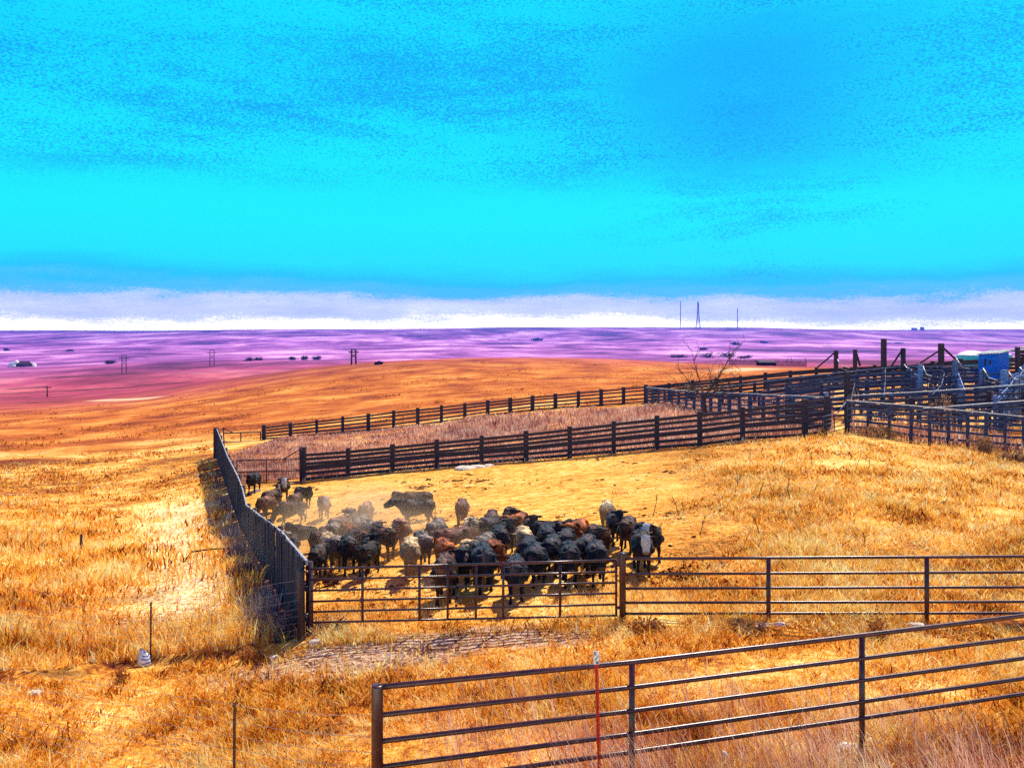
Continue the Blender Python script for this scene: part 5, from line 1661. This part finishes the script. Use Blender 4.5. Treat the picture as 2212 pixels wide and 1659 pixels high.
# x, top, foot in photo pixels; pose; heading (0 = facing the viewer, + = turned to the right); coat; white face 0..1; label
HERD = [
    (572, 1062, 1111, 'low', -18, BLK, 0, 'black calf facing us alone in front of the nearer steel lane gate'),
    (639, 1070, 1130, 'level', 6, CHO, .95, 'dark calf with a white face standing beside the first plank fence post'),
    (613, 1096, 1152, 'levelL', 150, CHO, 0, 'black brown calf turned away just left of the white faced one by the post'),
    (600, 1114, 1174, 'graze', 172, BRN, 0, 'reddish brown calf seen from behind nearest the far windbreak'),
    (685, 1091, 1136, 'levelR', 62, BLK, 0, 'black calf facing right in front of the first plank fence post'),
    (664, 1110, 1152, 'lowL', -30, CHO, 0, 'dark calf mostly hidden behind the big side-on grazing one'),
    (657, 1127, 1184, 'graze', -82, BLK, 0, 'big black calf side-on grazing with its head down to the left'),
    (730, 1112, 1168, 'level', 8, ROAN, .95, 'roan brown calf with white face standing alone facing us'),
    (824, 1131, 1177, 'graze', 178, ROAN, 0, 'brownish calf seen from behind standing clear in the dust'),
    (789, 1143, 1189, 'level', -5, GRY, .25, 'grey calf with a small white blaze left of the rear view brown one'),
    (767, 1157, 1201, 'levelL', 150, ROAN, 0, 'dusty grey brown calf at the back of the left bunch'),
    (752, 1172, 1222, 'graze', 175, GRY, 0, 'dusty grey calf rump towards us at the left of the left bunch'),
    (815, 1162, 1206, 'graze', 170, GRY, 0, 'dusty grey calf under the rear view brown one'),
    (841, 1172, 1222, 'levelR', 40, GRY, 0, 'dusty grey calf behind the one with raised black head'),
    (685, 1180, 1234, 'low', -110, BLK, 0, 'dark dusty calf turned left behind the grass by the windbreak'),
    (722, 1183, 1237, 'graze', 168, CHO, 0, 'dark rusty backed calf directly behind the white shouldered one'),
    (652, 1187, 1239, 'upR', 20, GRY, 0, 'grey calf half hidden by the windbreak planks, ear to the right'),
    (788, 1178, 1240, 'lowR', 20, RED, 0, 'bright red backed calf in the middle of the left bunch'),
    (740, 1195, 1256, 'lowR', 12, CRM, .6, 'white shouldered calf behind the black one with one ear out'),
    (716, 1213, 1277, 'low', -10, BLK, 0, 'black calf with one ear out, leftmost at the front of the left bunch'),
    (786, 1200, 1284, 'low', 3, BLK, .12, 'large black calf with a pale poll tuft in the middle front of the left bunch'),
    (757, 1204, 1262, 'level', -8, GRY, .3, 'grey faced calf squeezed between the two front black ones'),
    (805, 1186, 1245, 'low', 15, CHO, 0, 'dark calf behind the large pale polled black one'),
    (836, 1191, 1264, 'up', 4, BLK, 0, 'black calf with raised head and both ears up in the left bunch'),
    (828, 1212, 1278, 'lowL', -25, BLK, 0, 'black calf with head low under the raised black head'),
    (866, 1184, 1256, 'lowR', 38, CHO, 0, 'dark grey calf turned right at the right end of the left bunch'),
    (939, 1122, 1192, 'flat', -84, BLK, 0, 'big black calf side-on walking left with outstretched muzzle'),
    (936, 1103, 1172, 'low', -80, CHO, 0, 'dark calf walking left just behind the big side-on one'),
    (905, 1168, 1240, 'levelR', 14, ROAN, 0, 'dusty brown calf below the muzzle of the side-on walkers'),
    (925, 1208, 1297, 'low', -3, CRM, 0, 'cream coated calf facing us alone left of the main bunch'),
    (953, 1194, 1260, 'low', 10, GRY, 0, 'grey black calf with low head right behind the cream one'),
    (1041, 1123, 1185, 'graze', 180, ROAN, 0, 'brown calf seen squarely from behind standing clear above the main bunch'),
    (983, 1168, 1228, 'graze', 165, GRY, 0, 'dusty grey calf below the legs of the side-on walkers'),
    (1022, 1181, 1236, 'lowL', -60, ROAN, 0, 'dusty reddish grey calf left of the white pair'),
    (1063, 1164, 1224, 'level', 8, CRM, 0, 'white calf with both ears out, the rear of the white pair'),
    (1058, 1192, 1252, 'up', 6, CRM, 0, 'white calf with bluish shaded face, the front of the white pair'),
    (1004, 1213, 1290, 'low', 12, RED, 0, 'orange red calf behind the dark one with one ear far out'),
    (1003, 1231, 1335, 'low', -6, CHO, 0, 'dark calf with one ear far out, nearest to the left pipe gate'),
    (1040, 1212, 1288, 'up', 0, BLU, 0, 'blue black calf with pricked ears right of the orange red one'),
    (1090, 1216, 1326, 'low', 4, BLU, 0, 'blue black calf with head low where the two gates overlap'),
    (1117, 1213, 1300, 'level', 8, RED, 0, 'red calf with dark shaded face among black ones behind the gate'),
    (1163, 1227, 1327, 'low', -4, BLU, 0, 'round blue black calf right behind the top rail, left of a pair'),
    (1208, 1222, 1320, 'lowR', 14, BLU, 0, 'blue black calf with head low to the right, right of a pair behind the gate'),
    (1190, 1203, 1282, 'low', -8, BLU, 0, 'black calf with a purple brown back behind the front pair'),
    (1181, 1173, 1240, 'lowR', 12, CRM, .4, 'cream dappled calf in the middle of the main bunch'),
    (1168, 1158, 1222, 'lowR', -20, RED, 0, 'bright orange red calf behind the cream dappled one'),
    (1157, 1147, 1207, 'levelR', 25, CHO, 0, 'purple brown calf farthest back above the orange red one'),
    (1198, 1154, 1224, 'up', 4, CHO, 0, 'purple black calf with raised head right of the orange red one'),
    (1142, 1162, 1226, 'up', 6, BLK, 0, 'small black faced calf left of the orange red one'),
    (1107, 1151, 1208, 'graze', 176, CHO, 0, 'round brown rump farthest back left in the main bunch'),
    (1105, 1173, 1232, 'low', -55, BLU, 0, 'blue black calf broadside under the round brown rump'),
    (1127, 1187, 1256, 'low', 6, BLU, 0, 'wide blue black calf in the centre of the main bunch'),
    (1090, 1197, 1262, 'lowL', -20, GRY, 0, 'greyish calf right of the front white one'),
    (1240, 1170, 1230, 'levelR', 78, BLU, 0, 'black calf broadside facing right at the back right of the main bunch'),
    (1232, 1184, 1256, 'low', 2, BLU, 0, 'blue black calf under the broadside one facing right'),
    (1244, 1208, 1302, 'low', -10, BLU, 0, 'black calf with a mauve back, third from the right end at the gate'),
    (1284, 1210, 1309, 'low', 3, BLU, 0, 'broad blue black calf second from the right end at the gate'),
    (1272, 1189, 1263, 'lowL', -14, BLU, 0, 'grey backed black calf behind the broad one at the gate'),
    (1301, 1175, 1240, 'low', -25, RED, 0, 'red calf showing only its back at the right rear of the main bunch'),
    (1318, 1190, 1272, 'low', -16, BLU, 0, 'blue black calf left of the big right end one'),
    (1350, 1179, 1252, 'levelR', 26, CHO, 0, 'rusty black calf behind the big right end one'),
    (1344, 1194, 1288, 'low', 6, BLU, 0, 'big blue black calf with orange ear tag, right end of the main bunch'),
    (1368, 1127, 1192, 'graze', 172, CRM, 0, 'white calf farthest back in the right hand group'),
    (1386, 1143, 1218, 'up', 8, BLU, 0, 'black calf with brown poll standing in front of the white one'),
    (1414, 1164, 1250, 'low', -12, CHO, 0, 'brown backed calf with lowered black head in the right hand group'),
    (1446, 1183, 1284, 'level', 4, BLK, .75, 'black calf with grey white face walking towards us beside the gate post'),
    (1462, 1158, 1254, 'upR', 30, BLK, 1.0, 'black calf with white face turned right, rightmost of the herd'),
]
placed = []
rr = random.Random(12)
for (x, top, foot, pose, head, colr, wf, lb) in HERD:
    x, top, foot = x / 1.043, top / 1.043, foot / 1.043
    ph = HEADTOP.get(pose, 1.02)
    p = at(x, foot)
    h = (foot - top) * p.y / F / ph
    if not .86 <= h <= 1.12:
        h = min(1.10, max(.88, h))
        ds = np.linspace(15.8, 46, 700)
        ty = HY + (Hud(x, ds) - h * ph) * F / ds
        i = int(np.argmin(np.abs(ty - top)))
        # keep close to where the feet stand
        d = min(max(ds[i], p.y - 3.5), p.y + 3.5)
        p = on(x, d)
    placed.append([p.x, p.y, h, x])
# let neighbours make room for one another, mostly in depth
for it in range(60):
    for i in range(len(placed)):
        for j in range(i + 1, len(placed)):
            a, b = placed[i], placed[j]
            dx, dy = b[0] - a[0], b[1] - a[1]
            need = .50
            if abs(dx) < need and abs(dy) < 1.05:
                s = (1.05 - abs(dy)) * .06 * (1 if dy >= 0 else -1)
                for c, sg in ((a, -1), (b, 1)):
                    nd = max(16.9, c[1] + s * sg)
                    c[0] *= nd / c[1]
                    c[1] = nd
calves = []
for (x, y, h, px), (_, _, _, pose, head, colr, wf, lb) in zip(placed, HERD):
    me = PROTO[pose][0]
    o = bpy.data.objects.new('calf', me)
    COL.objects.link(o)
    a = math.radians(head + rr.uniform(-4, 4))
    o.location = gpt(x, y, -.015)
    face = math.atan2(-y, -x) if abs(head) < 45 else -math.pi / 2
    fx, fy = math.cos(face), math.sin(face)
    dx, dy = fx * math.cos(a) - fy * math.sin(a), fx * math.sin(a) + fy * math.cos(a)
    rz = math.atan2(dy, dx)
    o.rotation_euler = (0, 0, rz)
    # stand the animal's middle on its spot
    o.location.x -= 0.0
    o.scale = (h * (rr.uniform(.76, .84) if abs(head) < 45 or abs(head) > 135 else .83), h * rr.uniform(.94, 1.05), h)
    v = rr.uniform(.75, 1.3)
    o.color = (colr[0] * v, colr[1] * v, colr[2] * v, wf)
    tag(o, lb, 'calf', 'calves penned behind the pipe gates')
    calves.append(o)
    if 'ear tag' in lb:
        _, Pt, side, up, dd = PROTO[pose]
        q = Pt + side * .22 - Vector((0, 0, .08)) + dd * .03
        mb = MB().box((q.x, q.y, q.z), tuple(dd * .004), tuple(side * .03), tuple(up * .038))
        t = bpy.data.meshes.new('ear_tag'); t.from_pydata(mb.v, [], mb.f); t.materials.append(M['tag'])
        t = bpy.data.objects.new('ear_tag', t); COL.objects.link(t); t.parent = o

# ------------------------------------------------------------------ dust and air
def dust(name, label, c, r, dens, seed):
    mb = MB()
    n, mm = 20, 10
    rings = []
    for i in range(mm + 1):
        t = math.pi * (i + .02) / (mm + .04)
        rings.append((Vector((0, 0, -math.cos(t))), Vector((math.sin(t), 0, 0)), Vector((0, math.sin(t), 0))))
    mb.rings(rings, n)
    m, k = material('hoof_dust')
    ob = k.node('ShaderNodeTexCoord').outputs['Object']
    rad = k.vmath('LENGTH', ob)
    nz = k.noise(k.vmath('MULTIPLY', ob, (r[0], r[1], r[2])), .55, 4, .6)
    f = k.math('MULTIPLY', k.smooth(rad, .98, .25), k.smooth(nz, .36, .66))
    v = k.node('ShaderNodeVolumePrincipled')
    v.inputs['Color'].default_value = (1.0, .80, .56, 1)
    v.inputs['Anisotropy'].default_value = .45
    k.put(v.inputs['Density'], k.math('MULTIPLY', f, dens))
    k.put(k.node('ShaderNodeOutputMaterial').inputs['Volume'], v.outputs[0])
    o = mb.build(name, m)
    o.location, o.scale = c, r
    return tag(o, label, 'dust', kind='stuff')


g = on(770, 26.5, .55)
dust('dust', 'pale dust stirred up round the left half of the herd', g, (4.3, 6.3, 1.25), .32, 1)
g = on(1000, 22.5, .5)
dust('dust', 'thin pale dust over the middle of the herd', g, (3.0, 3.6, 1.0), .10, 2)

hz = MB().box((0, 2900, 6), (4600, 0, 0), (0, 3000, 0), (0, 0, 130))
m, k = material('prairie_haze')
v = k.node('ShaderNodeVolumePrincipled')
v.inputs['Color'].default_value = (.08, .20, 1.0, 1)
v.inputs['Density'].default_value = 1.5e-4
v.inputs['Anisotropy'].default_value = .2
k.put(k.node('ShaderNodeOutputMaterial').inputs['Volume'], v.outputs[0])
o = hz.build('haze', m)
tag(o, 'thin violet blue haze filling the air over the prairie', 'haze', kind='stuff')
